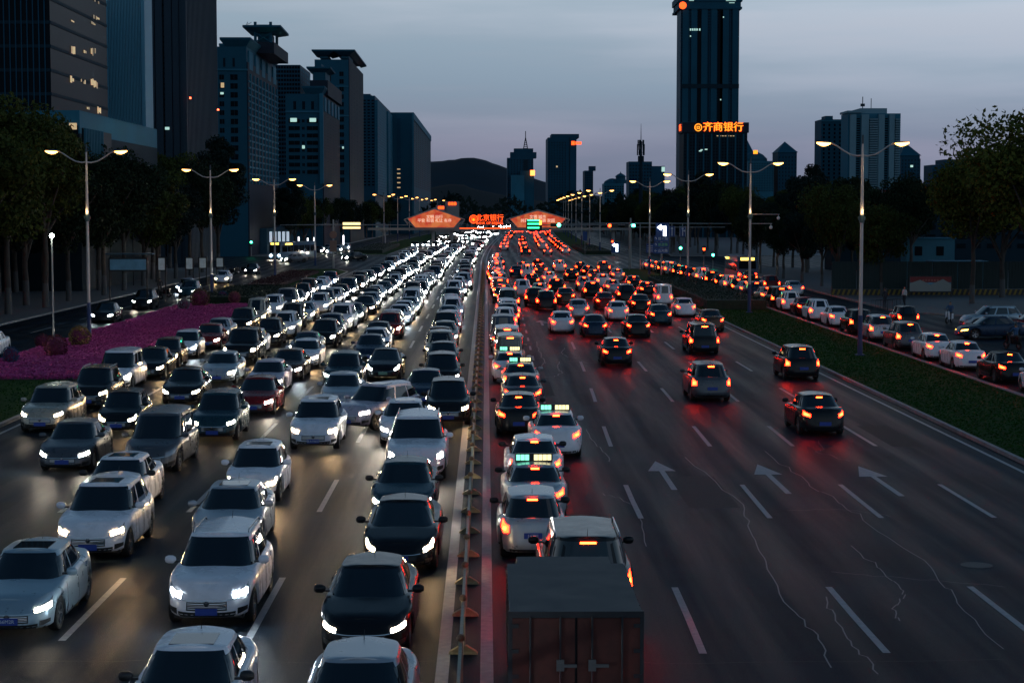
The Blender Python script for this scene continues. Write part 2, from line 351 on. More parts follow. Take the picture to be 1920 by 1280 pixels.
# sealed cracks wandering over the asphalt
def crack(p, wd, j, m=M_SEAL):
    pts = []
    for (a, b_), (c, d) in zip(p[:-1], p[1:]):
        for k in range(6):
            t = k / 6; pts.append((lerp(a, c, t) + random.uniform(-j, j) * 1.5, lerp(b_, d, t) + random.uniform(-j, j) * 1.1))
    pts.append(p[-1]); wp = []
    for px, py in pts: wp.append(((px - 912) / (py - 395) * CH, 28200 / (py - 395)))
    obj('sealed_crack', dash('sealed_crack', wp, wd * .62, .0045, m).mesh('sealed_crack'), kind='structure')
crack([(1290, 860), (1395, 950), (1415, 1000), (1440, 1060), (1490, 1150), (1540, 1200), (1570, 1265)], .05, 3)
crack([(1600, 1027), (1650, 1065), (1690, 1100), (1710, 1125), (1685, 1150), (1700, 1175)], .045, 3)
crack([(1440, 850), (1520, 910), (1580, 945), (1640, 985), (1760, 1075), (1810, 1140), (1900, 1230)], .04, 4)
crack([(1480, 962), (1600, 960), (1680, 975)], .03, 2); crack([(1570, 1080), (1700, 1092), (1900, 1110)], .03, 2)
crack([(1005, 640), (1015, 668), (1023, 680), (1010, 690), (1000, 705)], .06, 1.5); crack([(1060, 652), (1052, 662), (1065, 670), (1090, 672)], .05, 1)
crack([(1112, 680), (1050, 678), (1045, 690), (1055, 700), (1040, 706), (1005, 708)], .06, 1.5)
crack([(1100, 808), (1118, 835), (1140, 855), (1145, 868)], .05, 1.5); crack([(1130, 930), (1165, 938), (1200, 960), (1215, 1030)], .04, 2)
crack([(1555, 1130), (1580, 1180), (1620, 1230), (1660, 1278)], .05, 4); crack([(1540, 830), (1550, 845), (1535, 850), (1600, 868)], .03, 2)
crack([(0, 1248), (300, 1247), (600, 1252), (815, 1249)], .03, 1.5, M_DARKLINE); crack([(918, 1250), (1300, 1255), (1900, 1250)], .03, 1.5, M_DARKLINE)
crack([(640, 600), (700, 596), (860, 600)], .05, .5, M_DARKLINE); crack([(560, 760), (720, 757), (850, 760)], .04, .8, M_DARKLINE)
b = MB().use(M_DARKLINE); b.lathe([(0, .007), (.38, .007)], (( 1245 + 600 - 912) / (1068 - 395) * CH, 28200 / (1068 - 395), 0), 24); obj('manhole_cover', b.mesh('manhole_cover'), label='round dark manhole cover in the right carriageway near the camera', cat='manhole cover')
# ---------------------------------------------------------------- vehicles
M_BLACK = mat('black_trim', (.012, .012, .013), .45)
M_GLASS = mat('tinted_glass', (.008, .011, .014), .04, spec=.75, coat=.3)
M_TYRE = mat('tyre_rubber', (.012, .012, .012), .8)
M_RIM = mat('alloy_rim', (.35, .36, .38), .3, metal=.9)
M_CHROME = mat('chrome_trim', (.5, .5, .52), .15, metal=1)
M_PLATE = mat('blue_number_plate', (.03, .07, .35), .4)
M_PLATEG = mat('green_number_plate', (.25, .5, .35), .4)
M_PLATETXT = mat('plate_characters', (.75, .78, .8), .4)
M_HEAD = mat('headlight_glow', (.8, .8, .8), .1, emit=(1, .88, .72), es=330)
M_HEADDIM = mat('dim_headlight_glow', (.8, .8, .8), .1, emit=(1, .84, .62), es=70); M_HEADCOOL = mat('cool_headlight_glow', (.8, .8, .8), .1, emit=(.80, .92, 1), es=300)
M_HEADW = mat('warm_headlight_glow', (.8, .8, .8), .1, emit=(1, .66, .33), es=260)
M_HEADFAR = mat('far_headlight_glow', (.8, .8, .8), .1, emit=(1, .93, .84), es=200, sample='NONE')
M_HEADOFF = mat('headlight_glass', (.25, .27, .3), .08, metal=.4, coat=1)
M_TAIL = mat('tail_light_glow', (.5, .02, .01), .2, emit=(1, .010, .002), es=60)
M_TAILHOT = mat('tail_lamp_core', (.5, .02, .01), .2, emit=(1, .032, .004), es=80)
M_TAILFAR = mat('far_tail_light_glow', (.5, .02, .01), .2, emit=(1, .022, .003), es=40, sample='NONE')
M_TAILOFF = mat('tail_light_lens', (.22, .008, .006), .15, coat=1)
M_AMBER = mat('indicator_glow', (.5, .2, .02), .2, emit=(1, .38, .04), es=25)
M_TAXIG = mat('taxi_sign_green_glow', (.2, .5, .4), .4, emit=(.25, 1, .62), es=1.6)
M_TAXIY = mat('taxi_sign_yellow_glow', (.5, .5, .3), .4, emit=(1, .85, .42), es=1.6)
M_PLATELAMP = mat('plate_lamp_glow', (.6, .6, .6), .3, emit=(.9, .95, 1), es=5)
def paint(n, c, metal=.0, rough=.28): return mat(n + '_paint', c, rough, metal=metal, coat=.3 if max(c) > .2 else .10, spec=.4 if max(c) > .2 else .2, noise=(2.5, .10))
PAINT = dict(white=paint('white', (.86, .84, .88)), silver=paint('silver', (.42, .45, .49), .4, .3), black=paint('black', (.012, .014, .017), 0, .22),
             grey=paint('grey', (.10, .11, .125), .4, .3), dark_blue=paint('dark_blue', (.015, .035, .07), .3), teal=paint('teal', (.02, .06, .08), .3),
             red=paint('red', (.16, .012, .014)), brown=paint('brown', (.09, .055, .04), .4), beige=paint('beige', (.42, .38, .31), .3), pale_blue=paint('pale_blue', (.32, .42, .48), .35, .3),
             pink=paint('pearl_pink', (.6, .50, .56), .2))

TYPES = dict(
 saloon=dict(L=4.7, W=1.82, H=1.46, sill=.2, hood=[(-2.35, .93), (-2.2, 1.0), (-1.75, 1.05), (-.9, 1.0), (.9, .95), (1.15, .92), (1.9, .80), (2.2, .72), (2.35, .64)], gb=(1.22, -1.78), gr=(.42, -.98), gw=(.79, .585), wb=(1.38, -1.30), nf=3.9, nr=3.6),
 fastback=dict(L=4.7, W=1.87, H=1.44, sill=.2, hood=[(-2.35, .96), (-2.25, 1.05), (-1.9, 1.08), (-.9, 1.0), (.9, .93), (1.2, .90), (1.9, .76), (2.2, .66), (2.35, .58)], gb=(1.32, -2.0), gr=(.30, -.75), gw=(.80, .57), wb=(1.46, -1.36), nf=3.4, nr=3.8),
 hatchback=dict(L=3.85, W=1.70, H=1.52, sill=.2, hood=[(-1.92, .90), (-1.8, .98), (-1.3, 1.0), (.8, .96), (1.05, .92), (1.6, .80), (1.8, .72), (1.92, .64)], gb=(1.12, -1.80), gr=(.38, -1.35), gw=(.75, .58), wb=(1.22, -1.20), nf=3.6, nr=4.2),
 crossover=dict(L=4.5, W=1.85, H=1.66, sill=.25, hood=[(-2.25, 1.0), (-2.15, 1.08), (-1.6, 1.1), (-.5, 1.08), (.9, 1.05), (1.2, 1.02), (1.8, .95), (2.1, .86), (2.25, .74)], gb=(1.18, -2.12), gr=(.42, -1.65), gw=(.82, .63), wb=(1.38, -1.28), nf=4.0, nr=4.6),
 big_suv=dict(L=4.95, W=1.98, H=1.84, sill=.28, hood=[(-2.47, 1.08), (-2.35, 1.18), (-1.6, 1.2), (.9, 1.16), (1.15, 1.14), (1.9, 1.08), (2.3, 1.0), (2.47, .86)], gb=(1.05, -2.36), gr=(.40, -2.08), gw=(.88, .70), wb=(1.50, -1.42), nf=4.2, nr=4.8),
 minivan=dict(L=5.0, W=1.86, H=1.78, sill=.22, hood=[(-2.5, .98), (-2.4, 1.05), (-1.6, 1.05), (1.1, 1.03), (1.5, 1.0), (2.1, .86), (2.4, .76), (2.5, .66)], gb=(1.62, -2.40), gr=(.62, -2.15), gw=(.84, .70), wb=(1.55, -1.50), nf=3.8, nr=5.0),
 microvan=dict(L=4.1, W=1.62, H=1.86, sill=.24, hood=[(-2.05, .95), (-1.95, 1.02), (1.2, 1.02), (1.6, .98), (1.9, .84), (2.05, .7)], gb=(1.72, -1.98), gr=(1.05, -1.86), gw=(.76, .66), wb=(1.25, -1.25), nf=4.0, nr=6.0),
)
WORD = dict(saloon='saloon', fastback='fastback saloon', hatchback='small hatchback', crossover='crossover', big_suv='big boxy SUV', minivan='people carrier', microvan='boxy microvan')
NAME = dict(saloon='saloon_car', fastback='saloon_car', hatchback='hatchback_car', crossover='suv', big_suv='suv', minivan='minivan', microvan='minivan')

def half_outline(W, F, R, nf, nr, K):
    th = np.linspace(0, PI, 3000); s_, c_ = np.abs(np.sin(th)), np.cos(th)
    n = np.where(c_ >= 0, nf, nr); x = W * s_ ** (2 / n); y = np.where(c_ >= 0, F, R) * np.sign(c_) * np.abs(c_) ** (2 / n)
    d = np.concatenate([[0], np.cumsum(np.hypot(np.diff(x), np.diff(y)))]); q = np.linspace(0, d[-1], K + 1)
    return np.interp(q, d, x), np.interp(q, d, y)
class Shape:
    TL = np.array([0, .06, .14, .28, .42, .55, .66, .76, .85, .92, .97, 1.0])
    WM = np.array([.93, .965, .985, 1.0, 1.0, .997, .99, .98, .965, .95, .925, .895])
    FP = np.array([.10, .03, .0, .0, .02, .03, .05, .085, .13, .17, .22, .27])
    RP = np.array([.08, .02, .0, .0, .02, .04, .05, .07, .09, .11, .14, .18])
    def __init__(s, p, K=80):
        s.p = p; s.K = K; s.W = p['W'] / 2; s.F = s.R = p['L'] / 2
        s.hy = [a for a, _ in p['hood']]; s.hz = [b for _, b in p['hood']]
        s.o = [half_outline(s.W * wm, s.F - fp, s.R - rp, p['nf'], p['nr'], K) for wm, fp, rp in zip(s.WM, s.FP, s.RP)]
        s.go = []
        for t in np.linspace(0, 1, 7):
            e = t ** 1.12
            s.go.append(half_outline(lerp(p['gw'][0], p['gw'][1], e), lerp(p['gb'][0], p['gr'][0], t), -lerp(p['gb'][1], p['gr'][1], t), 4.4, 5.0, K))
    def zb(s, y): return float(np.interp(y, s.hy, s.hz))
    def zlow(s, x, y):
        z = s.p['sill']
        if abs(x) > .6 * s.W:
            for yw in s.p['wb']:
                r = .375 + (s.p['H'] > 1.6) * .02
                if abs(y - yw) < r: z = max(z, .33 + math.sqrt(r * r - (y - yw) ** 2))
        return z
    def _o(s, o, q):
        i = min(int(q), s.K - 1); f = q - i
        return lerp(o[0][i], o[0][i + 1], f), lerp(o[1][i], o[1][i + 1], f)
    def body(s, a, t):
        a %= 1; sg = 1 if a <= .5 else -1; q = (a if a <= .5 else 1 - a) * 2 * s.K
        k = min(int(np.searchsorted(s.TL, t, 'right')) - 1, len(s.TL) - 2); k = max(k, 0); f = (t - s.TL[k]) / (s.TL[k + 1] - s.TL[k])
        x0, y0 = s._o(s.o[k], q); x1, y1 = s._o(s.o[k + 1], q); x, y = lerp(x0, x1, f), lerp(y0, y1, f)
        zl = s.zlow(x, y); return Vector((x * sg, y, zl + (s.zb(y) - zl) * t))
    def gz(s, y, t): return lerp(.9 * s.zb(0) , s.p['H'] - .045, t)
    def house(s, a, t):
        a %= 1; sg = 1 if a <= .5 else -1; q = (a if a <= .5 else 1 - a) * 2 * s.K
        u = t * 6; k = min(int(u), 5); f = u - k
        x0, y0 = s._o(s.go[k], q); x1, y1 = s._o(s.go[k + 1], q); x, y = lerp(x0, x1, f), lerp(y0, y1, f)
        return Vector((x * sg, y, s.gz(y, t)))
    def patch(s, fn, b, a0, a1, lo, hi, off=.006, na=8, nb=4, deep=.03):
        """raised piece on the surface fn between a0..a1; lo, hi: (t at a0, t at a1)"""
        e = 1e-3; P = []; Q = []
        for i in range(na + 1):
            f = i / na; a = lerp(a0, a1, f); r = []; r2 = []
            for j in range(nb + 1):
                t = min(.999, max(.001, lerp(lerp(lo[0], lo[1], f), lerp(hi[0], hi[1], f), j / nb)))
                p = fn(a, t); n = (fn(a + e, t) - fn(a - e, t)).cross(fn(a, min(1, t + e * 4)) - fn(a, t - e * 4))
                n = n.normalized() if n.length > 1e-12 else Vector((0, 0, 1))
                if n.dot(Vector((p.x, p.y * .3, .05))) < 0: n = -n
                r.append(p + n * off); r2.append(p - n * deep)
            P.append(r); Q.append(r2)
        b.grid(P)
        b.grid([P[0], Q[0]]); b.grid([P[-1], Q[-1]]); b.grid([[P[i][0] for i in range(na + 1)], [Q[i][0] for i in range(na + 1)]]); b.grid([[P[i][-1] for i in range(na + 1)], [Q[i][-1] for i in range(na + 1)]])
    def a_at(s, y, t, fn):
        best = min(range(8, 493), key=lambda i: abs(fn(i / 1000, t).y - y)); return best / 1000

WHEEL = {}
def wheel_meshes():
    if WHEEL: return WHEEL
    b = MB().use(M_TYRE); b.lathe([(.215, -.10), (.30, -.105), (.325, -.09), (.335, -.06), (.335, .06), (.325, .09), (.30, .105), (.215, .10)], n=28, axis='x')
    WHEEL['tyre'] = smooth_angle(b.mesh('tyre'), 40)
    b = MB().use(M_RIM); b.lathe([(.225, -.09), (.225, .095), (.205, .09), (.20, .03)], n=24, axis='x')
    b.use(M_BLACK); b.lathe([(.205, .03), (.001, .03)], n=24, axis='x'); b.use(M_RIM)
    for k in range(5):
        a = k * 2 * PI / 5
        for da in (-.13, .13):
            c, s_ = math.cos(a + da), math.sin(a + da); c2, s2 = math.cos(a + da * .4), math.sin(a + da * .4)
            px, pz = -s_ * .016, c * .016
            b.add([(.035, c2 * .03 + px, s2 * .03 + pz), (.035, c2 * .03 - px, s2 * .03 - pz), (.035, c * .21 - px, s_ * .21 - pz), (.035, c * .21 + px, s_ * .21 + pz),
                   (.075, c2 * .03 + px, s2 * .03 + pz), (.075, c2 * .03 - px, s2 * .03 - pz), (.088, c * .21 - px, s_ * .21 - pz), (.088, c * .21 + px, s_ * .21 + pz)],
                  [(4, 5, 6, 7), (0, 1, 5, 4), (2, 3, 7, 6), (1, 2, 6, 5), (3, 0, 4, 7)])
    b.lathe([(.045, .03), (.045, .08), (.001, .085)], n=12, axis='x')
    WHEEL['rim'] = smooth_angle(b.mesh('rim'), 30); return WHEEL

PROTO = {}
def proto(ty, lod):
    k = (ty, lod)
    if k in PROTO: return PROTO[k]
    p = TYPES[ty]; s = Shape(p, 80 if lod == 0 else 40); W, L, H = p['W'] / 2, p['L'], p['H']; K2 = [116, 56, 28][lod]; TL = list(s.TL) if lod == 0 else ([0, .14, .42, .76, .92, 1] if lod == 1 else [0, .4, .85, 1])
    out = {}
    b = MB().use(PAINT['white'])
    # side shell, wrapped all round the plan
    rows = [[s.body(i / K2, t) for t in TL] for i in range(K2 + 1)]; b.grid(rows)
    # lid: bonnet, cowl and boot
    nx = 8 if lod == 0 else 4; P = []
    for i in range(K2 // 2 + 1):
        a = s.body(i / K2, 1.0); P.append([Vector((a.x * (1 - 2 * j / nx), a.y, a.z + .045 * (1 - (1 - 2 * j / nx) ** 2) * min(1, abs(a.x) / .5))) for j in range(nx + 1)])
    b.grid(P)
    # greenhouse shell and roof
    gt = [0, .2, .4, .6, .8, .93, 1] if lod == 0 else [0, .5, 1]; b.grid([[s.house(i / K2, t) for t in gt] for i in range(K2 + 1)])
    P = []
    for i in range(K2 // 2 + 1):
        a = s.house(i / K2, 1.0); P.append([Vector((a.x * (1 - 2 * j / nx), a.y, a.z + .045 * (1 - abs(1 - 2 * j / nx) ** 2.5) * min(1, abs(a.x) / .3))) for j in range(nx + 1)])
    b.grid(P)
    b.use(M_BLACK); b.box(-W * .76, W * .76, -L / 2 + .3, L / 2 - .3, .2, .62)
    if lod == 0:   # dark door seams, sills and bumper inlays belong to the shell
        for y in (.95, -.05, -.95) if ty != 'microvan' else (1.2, .3, -.7):
            a = s.a_at(y, .5, s.body)
            for sg in (a, 1 - a): s.patch(s.body, b, sg - .0006, sg + .0006, (.1, .1), (.97, .97), .002, 1, 10, .01)
        s.patch(s.body, b, -.05, .05, (.02, .02), (.10, .10), .004, 10, 2)
        s.patch(s.body, b, .44, .56, (.02, .02), (.12, .12), .004, 10, 2)
        for sg in (1, -1):
            s.patch(s.body, b, sg * .17, sg * .33, (.0, .0), (.08, .08), .004, 20, 1)
            b.use(PAINT['white'])
            for y in (.05, -.85):   # handles
                a = s.a_at(y - .08, .8, s.body); a = a if sg > 0 else 1 - a; s.patch(s.body, b, a - .006, a + .006, (.80, .80), (.83, .83), .025, 4, 1)
            b.use(M_BLACK)
    fnH = s.house
    def gl(name, fn, a0, a1, lo, hi, na=8, nb=3, m=M_GLASS, off=.006):
        q = MB().use(m); s.patch(fn, q, a0, a1, lo, hi, off, na, nb); out.setdefault('parts', []).append((name, smooth_angle(q.mesh(name), 40)))
    def into(fn, m, a0, a1, lo, hi, na=4, nb=2, off=.006): b.use(m); s.patch(fn, b, a0, a1, lo, hi, off, na, nb)
    # find corner parameters of the greenhouse
    def a_x(fn, t, frac, rear=False):
        rng_ = range(250, 500) if rear else range(0, 250)
        wmax = max(fn(i / 1000, t).x for i in range(0, 500, 5)); best = min(rng_, key=lambda i: abs(fn(i / 1000, t).x - frac * wmax)); return best / 1000
    aw = a_x(fnH, .5, .93); ar = a_x(fnH, .5, .90, True)
    boxy = ty in ('minivan', 'microvan', 'big_suv')
    yF0, yF1 = p['gb'][0] - .55, p['gr'][1] + (.15 if not boxy else .2)
    y_b = .0; a_f0 = s.a_at(lerp(p['gb'][0], p['gr'][0], .5) - .16, .5, fnH); a_b = s.a_at(-.05, .5, fnH); a_c = s.a_at(-.95 if not boxy else -1.0, .5, fnH); a_e = s.a_at(lerp(p['gb'][1], p['gr'][1], .5) + .28, .5, fnH)
    glass = [('windshield', -aw, aw, (.12, .12), (.93, .93), 14), ('rear_window', ar, 1 - ar, (.16 if ty not in ('crossover', 'hatchback', 'big_suv', 'minivan', 'microvan') else .22,) * 2, (.92, .92), 12)]
    for sg in (1, -1):
        for (x0, x1, l0, l1, h0, h1) in ((a_f0, a_b - .007, .14, .14, .80, .88), (a_b + .007, a_c - .006, .14, .16, .88, .87), (a_c + .004, a_e, .18, .3, .86, .74)):
            if x1 - x0 < .015: continue
            glass.append(('side_window', x0 if sg > 0 else 1 - x0, x1 if sg > 0 else 1 - x1, (l0, l1), (h0, h1), 6))
    for n, a0, a1, lo, hi, na in glass:
        if lod == 0: gl(n, fnH, a0, a1, lo, hi, na, 4)
        elif lod == 1 and n != 'side_window': gl(n, fnH, a0, a1, lo, hi, 6, 2)
        else: into(fnH, M_GLASS, a0, a1, lo, hi, 4, 1)
    # lamps
    if ty == 'big_suv': hl = (.055, .085, (.60, .60), (.82, .82))
    elif ty == 'fastback': hl = (.050, .098, (.58, .72), (.80, .88))
    elif ty == 'microvan': hl = (.052, .085, (.42, .44), (.64, .64))
    elif ty == 'crossover': hl = (.046, .088, (.62, .68), (.76, .86))
    elif ty == 'minivan': hl = (.046, .09, (.60, .64), (.82, .84))
    else: hl = (.044, .092, (.60, .66), (.74, .86))
    tl = (.415, .452) if ty in ('saloon', 'fastback') else ((.405, .437) if ty != 'microvan' else (.43, .45))
    tv = ((.70, .66), (.88, .80)) if ty in ('saloon', 'fastback') else ((.55, .60), (.93, .80))
    if ty == 'microvan': tv = ((.55, .55), (.85, .85))
    for sg in (1, -1):
        f = lambda a: a if sg > 0 else -a % 1
        if lod < 2:
            # dark lens housing with a bright projector part inside
            q = MB().use(M_HEADOFF); s.patch(s.body, q, sg * hl[0], sg * hl[1], hl[2], hl[3], .008, 6, 3)
            q.use(M_HEAD); am, aM = lerp(hl[0], hl[1], .06), lerp(hl[0], hl[1], .86); lo = lerp(hl[2][0], hl[2][1], .4); hi = lerp(hl[3][0], hl[3][1], .4)
            s.patch(s.body, q, sg * am, sg * aM, (lerp(lo, hi, .1), lerp(lo, hi, .15)), (lerp(lo, hi, .85), lerp(lo, hi, .95)), .014, 4, 2)
            out.setdefault('parts', []).append(('headlight', q.mesh('headlight')))
            q = MB().use(M_TAIL); s.patch(s.body, q, f(tl[0]), f(tl[1]), tv[0], tv[1], .008, 5, 3)
            q.use(M_TAILHOT); l_, h_ = lerp(tv[0][0], tv[0][1], .5), lerp(tv[1][0], tv[1][1], .5)
            s.patch(s.body, q, f(lerp(*tl, .3)), f(lerp(*tl, .72)), (lerp(l_, h_, .3),) * 2, (lerp(l_, h_, .66),) * 2, .014, 3, 2)
            out['parts'].append(('tail_light', q.mesh('tail_light')))
        else:
            into(s.body, M_HEADFAR, sg * lerp(hl[0], hl[1], .1), sg * lerp(hl[0], hl[1], .8), (.52, .56), (.86, .88), 2, 1, .015)
            into(s.body, M_TAILFAR, f(tl[0]), f(tl[1]), tv[0], tv[1], 2, 1, .012)
    gy = (.30, .60) if ty != 'fastback' else (.12, .26)
    if lod == 0:
        q = MB().use(M_BLACK); s.patch(s.body, q, -.036, .036, (gy[0],) * 2, (gy[1],) * 2, .005, 10, 4)
        q.use(M_CHROME)
        for k in range(1, 5 if ty != 'fastback' else 1):
            t = lerp(gy[0], gy[1], k / 5); s.patch(s.body, q, -.034, .034, (t, t), (t + .018, t + .018), .014, 10, 1, 0)
        s.patch(s.body, q, -.044, .044, (.62, .62), (.65, .65), .012, 10, 1, 0); q.lathe([(.05, 0), (.055, .012), (.0, .016)], (0, s.body(0, .56).y + .01, s.body(0, .56).z), 12, 'y')
        out['parts'].append(('grille', smooth_angle(q.mesh('grille'), 30)))
        q = MB().use(M_BLACK); s.patch(s.body, q, -.052, .052, (.10, .10), (.24, .24), .006, 10, 2)
        for sg in (1, -1): s.patch(s.body, q, sg * .056, sg * .082, (.12, .18), (.32, .30), .008, 4, 3)
        out['parts'].append(('lower_intake', smooth_angle(q.mesh('lower_intake'), 30)))
        for sg in (1, -1):
            q = MB().use(PAINT['white']); ym = p['gb'][0] - .42; zm = s.zb(0) + .06; x0 = W * .9
            q.lathe([(.001, -.12), (.05, -.11), (.085, -.05), (.085, .05), (.06, .10), (.001, .12)], n=10, axis='x')
            q.v = [(v[0] + sg * (x0 + .14), v[1] * .75 + ym, v[2] * 1.0 + zm + .03) for v in q.v]
            q.use(M_BLACK); q.box(min(sg * (x0 - .06), sg * (x0 + .06)), max(sg * (x0 - .06), sg * (x0 + .06)), ym - .03, ym + .03, zm - .03, zm + .01)
            out['parts'].append(('wing_mirror', smooth_angle(q.mesh('wing_mirror'), 50)))
        # brake light high in the rear window
        q = MB().use(M_TAILHOT); s.patch(fnH, q, .478, .522, (.86, .86), (.905, .905), .02, 4, 1); out['brake'] = q.mesh('high_brake_light')
        q = MB().use(M_BLACK); zr = H - .0; q.add([], []); y0, y1 = p['gr'][0] - .12, p['gr'][0] - .85
        q.use(M_GLASS); q.add([(-.36, y1, zr + .004), (.36, y1, zr + .004), (.36, y0, zr + .0), (-.36, y0, zr + .0), (-.36, y1, zr - .05), (.36, y1, zr - .05), (.36, y0, zr - .05), (-.36, y0, zr - .05)], [(0, 1, 2, 3), (0, 1, 5, 4), (1, 2, 6, 5), (2, 3, 7, 6), (3, 0, 4, 7)])
        out['sunroof'] = q.mesh('sunroof')
        q = MB().use(M_CHROME)
        for sg in (1, -1): q.tube([(sg * (p['gw'][1] - .05), p['gr'][0] - .2, H - .05), (sg * (p['gw'][1] - .05), p['gr'][0] - .35, H + .02), (sg * (p['gw'][1] - .05), p['gr'][1] + .3, H + .02), (sg * (p['gw'][1] - .05), p['gr'][1] + .12, H - .05)], .018, 6)
        out['rail'] = q.mesh('roof_rails')
        q = MB().use(M_BLACK); q.tube([(0, p['gr'][1] + .25, H - .02), (0, p['gr'][1] + .12, H + .14)], [.008, .003], 5); out['aerial'] = q.mesh('roof_aerial')
        out['plate_f'] = (0, s.F + .012, .38); out['plate_r'] = (0, -s.R - .014, .62 if ty in ('hatchback', 'crossover', 'big_suv') else .50)
    if lod == 2 or lod == 1:
        for yw in p['wb']:
            for sg in (1, -1):
                b.use(M_TYRE); x = sg * (W - .12)
                if lod == 2: b.lathe([(.0, .11 * sg), (.33, .11 * sg), (.33, -.1 * sg)], (x, yw, .33), 10, 'x')
        if lod == 2: into(fnH, M_TAILFAR, .475, .525, (.82, .82), (.92, .92), 1, 1, .03)
    out['body'] = smooth_angle(b.mesh('body'), 38)
    PROTO[k] = out; return out

def plate_mesh(m):
    k = 'plate' + m.name
    if k not in WHEEL:
        b = MB().use(m); b.box(-.22, .22, -.006, .006, -.07, .07); WHEEL[k] = b.mesh('number_plate')
    return WHEEL[k]
def extra_mats(ty):  # materials of every headlight, resolved once
    pass
hrnd = random.Random(17)
def car(ty, colour, X, Y, rot, label, group, lod=0, extras=(), head='on', tail='on', taxi=False, plate=None, brake=True):
    """Y: front (rot about pi) or rear (rot about 0) bumper; the origin stands under the middle"""
    p = TYPES[ty]; pr = proto(ty, lod); L = p['L']; cx, cyy = X - math.sin(rot) * (L / 2) * 1 if False else X, Y
    d = Vector((-math.sin(rot), math.cos(rot), 0))              # forward
    sgn = 1 if d.y < 0 else -1
    c = Vector((X, Y, 0)) + d * (-L / 2 if d.y < 0 else L / 2)
    P = PAINT[colour]; nm = NAME[ty] if not taxi else 'taxi'
    cat = 'taxi' if taxi else {'minivan': 'van', 'suv': 'SUV'}.get(NAME[ty], 'car')
    HM = {'on': M_HEAD, 'warm': M_HEADW, 'off': M_HEADOFF, 'amber': M_AMBER}[head]
    oncoming = d.y < 0
    if head == 'on': HM = hrnd.choice([M_HEAD, M_HEAD, M_HEAD, M_HEADDIM, M_HEADCOOL, M_HEADW, M_HEADW])
    if lod == 2:
        me = pr['body']; sl = [m.name for m in me.materials]
        pt = {0: P}
        for i, n in enumerate(sl):
            if n == M_HEADFAR.name and (head == 'off'): pt[i] = M_HEADOFF
            if n == M_TAILFAR.name and tail == 'off': pt[i] = M_TAILOFF
        return obj(nm, me, None, c, (0, 0, rot), None, label, cat, group, paints=pt)
    t = thing(nm, c, label, cat, group, rot)
    obj('body', pr['body'], t, paints={0: P})
    for n, me in pr['parts']:
        o = obj(n, me, t)
        if n == 'headlight': o.material_slots[1].link = 'OBJECT'; o.material_slots[1].material = HM
        elif n == 'tail_light':
            for i, m in ((0, M_TAIL if tail == 'on' else M_TAILOFF), (1, M_TAILHOT if tail == 'on' else M_TAILOFF)): o.material_slots[i].link = 'OBJECT'; o.material_slots[i].material = m
        elif n == 'wing_mirror': o.material_slots[0].link = 'OBJECT'; o.material_slots[0].material = P if 'black_mirrors' not in extras else M_BLACK
    wm = wheel_meshes(); R = .335 * (1.06 if p['H'] > 1.6 else 1)
    for yw in p['wb']:
        for sg in (1, -1):
            wo = obj('wheel', wm['tyre'], t, (sg * (p['W'] / 2 - .175), yw, R), (0, 0, 0 if sg > 0 else PI), R / .335)
            if lod == 0: obj('rim', wm['rim'], wo)
    if lod == 0:
        if 'sunroof' in extras: obj('sunroof', pr['sunroof'], t)
        if 'rails' in extras: obj('roof_rail', pr['rail'], t)
        if not taxi: obj('aerial', pr['aerial'], t)
        if tail == 'on' and brake: obj('high_brake_light', pr['brake'], t)
        pm = M_PLATE if 'green_plate' not in extras else M_PLATEG
        if oncoming: po = obj('number_plate', plate_mesh(pm), t, pr['plate_f'])
        else: po = obj('number_plate', plate_mesh(pm), t, pr['plate_r'])
        if plate: text('characters', plate, .10, M_PLATETXT, po, (0, .008 if oncoming else -.008, 0), (PI / 2, 0, PI if oncoming else 0), .001)
    if taxi:
        b = MB().use(M_BLACK); H = p['H']; b.box(-.52, .52, -.35, -.22, H - .02, H + .22)
        tb = obj('taxi_roof_sign', b.mesh('taxi_roof_sign'), t)
        for k in range(8):
            if k == 3: continue
            g_ = MB().use(M_TAXIG if k < 4 else M_TAXIY); x0 = -.49 + k * .123; g_.box(x0, x0 + .108, -.36, -.35, H + .03, H + .19); obj('led_panel', g_.mesh('led_panel'), tb)
            # opposite side
    return t
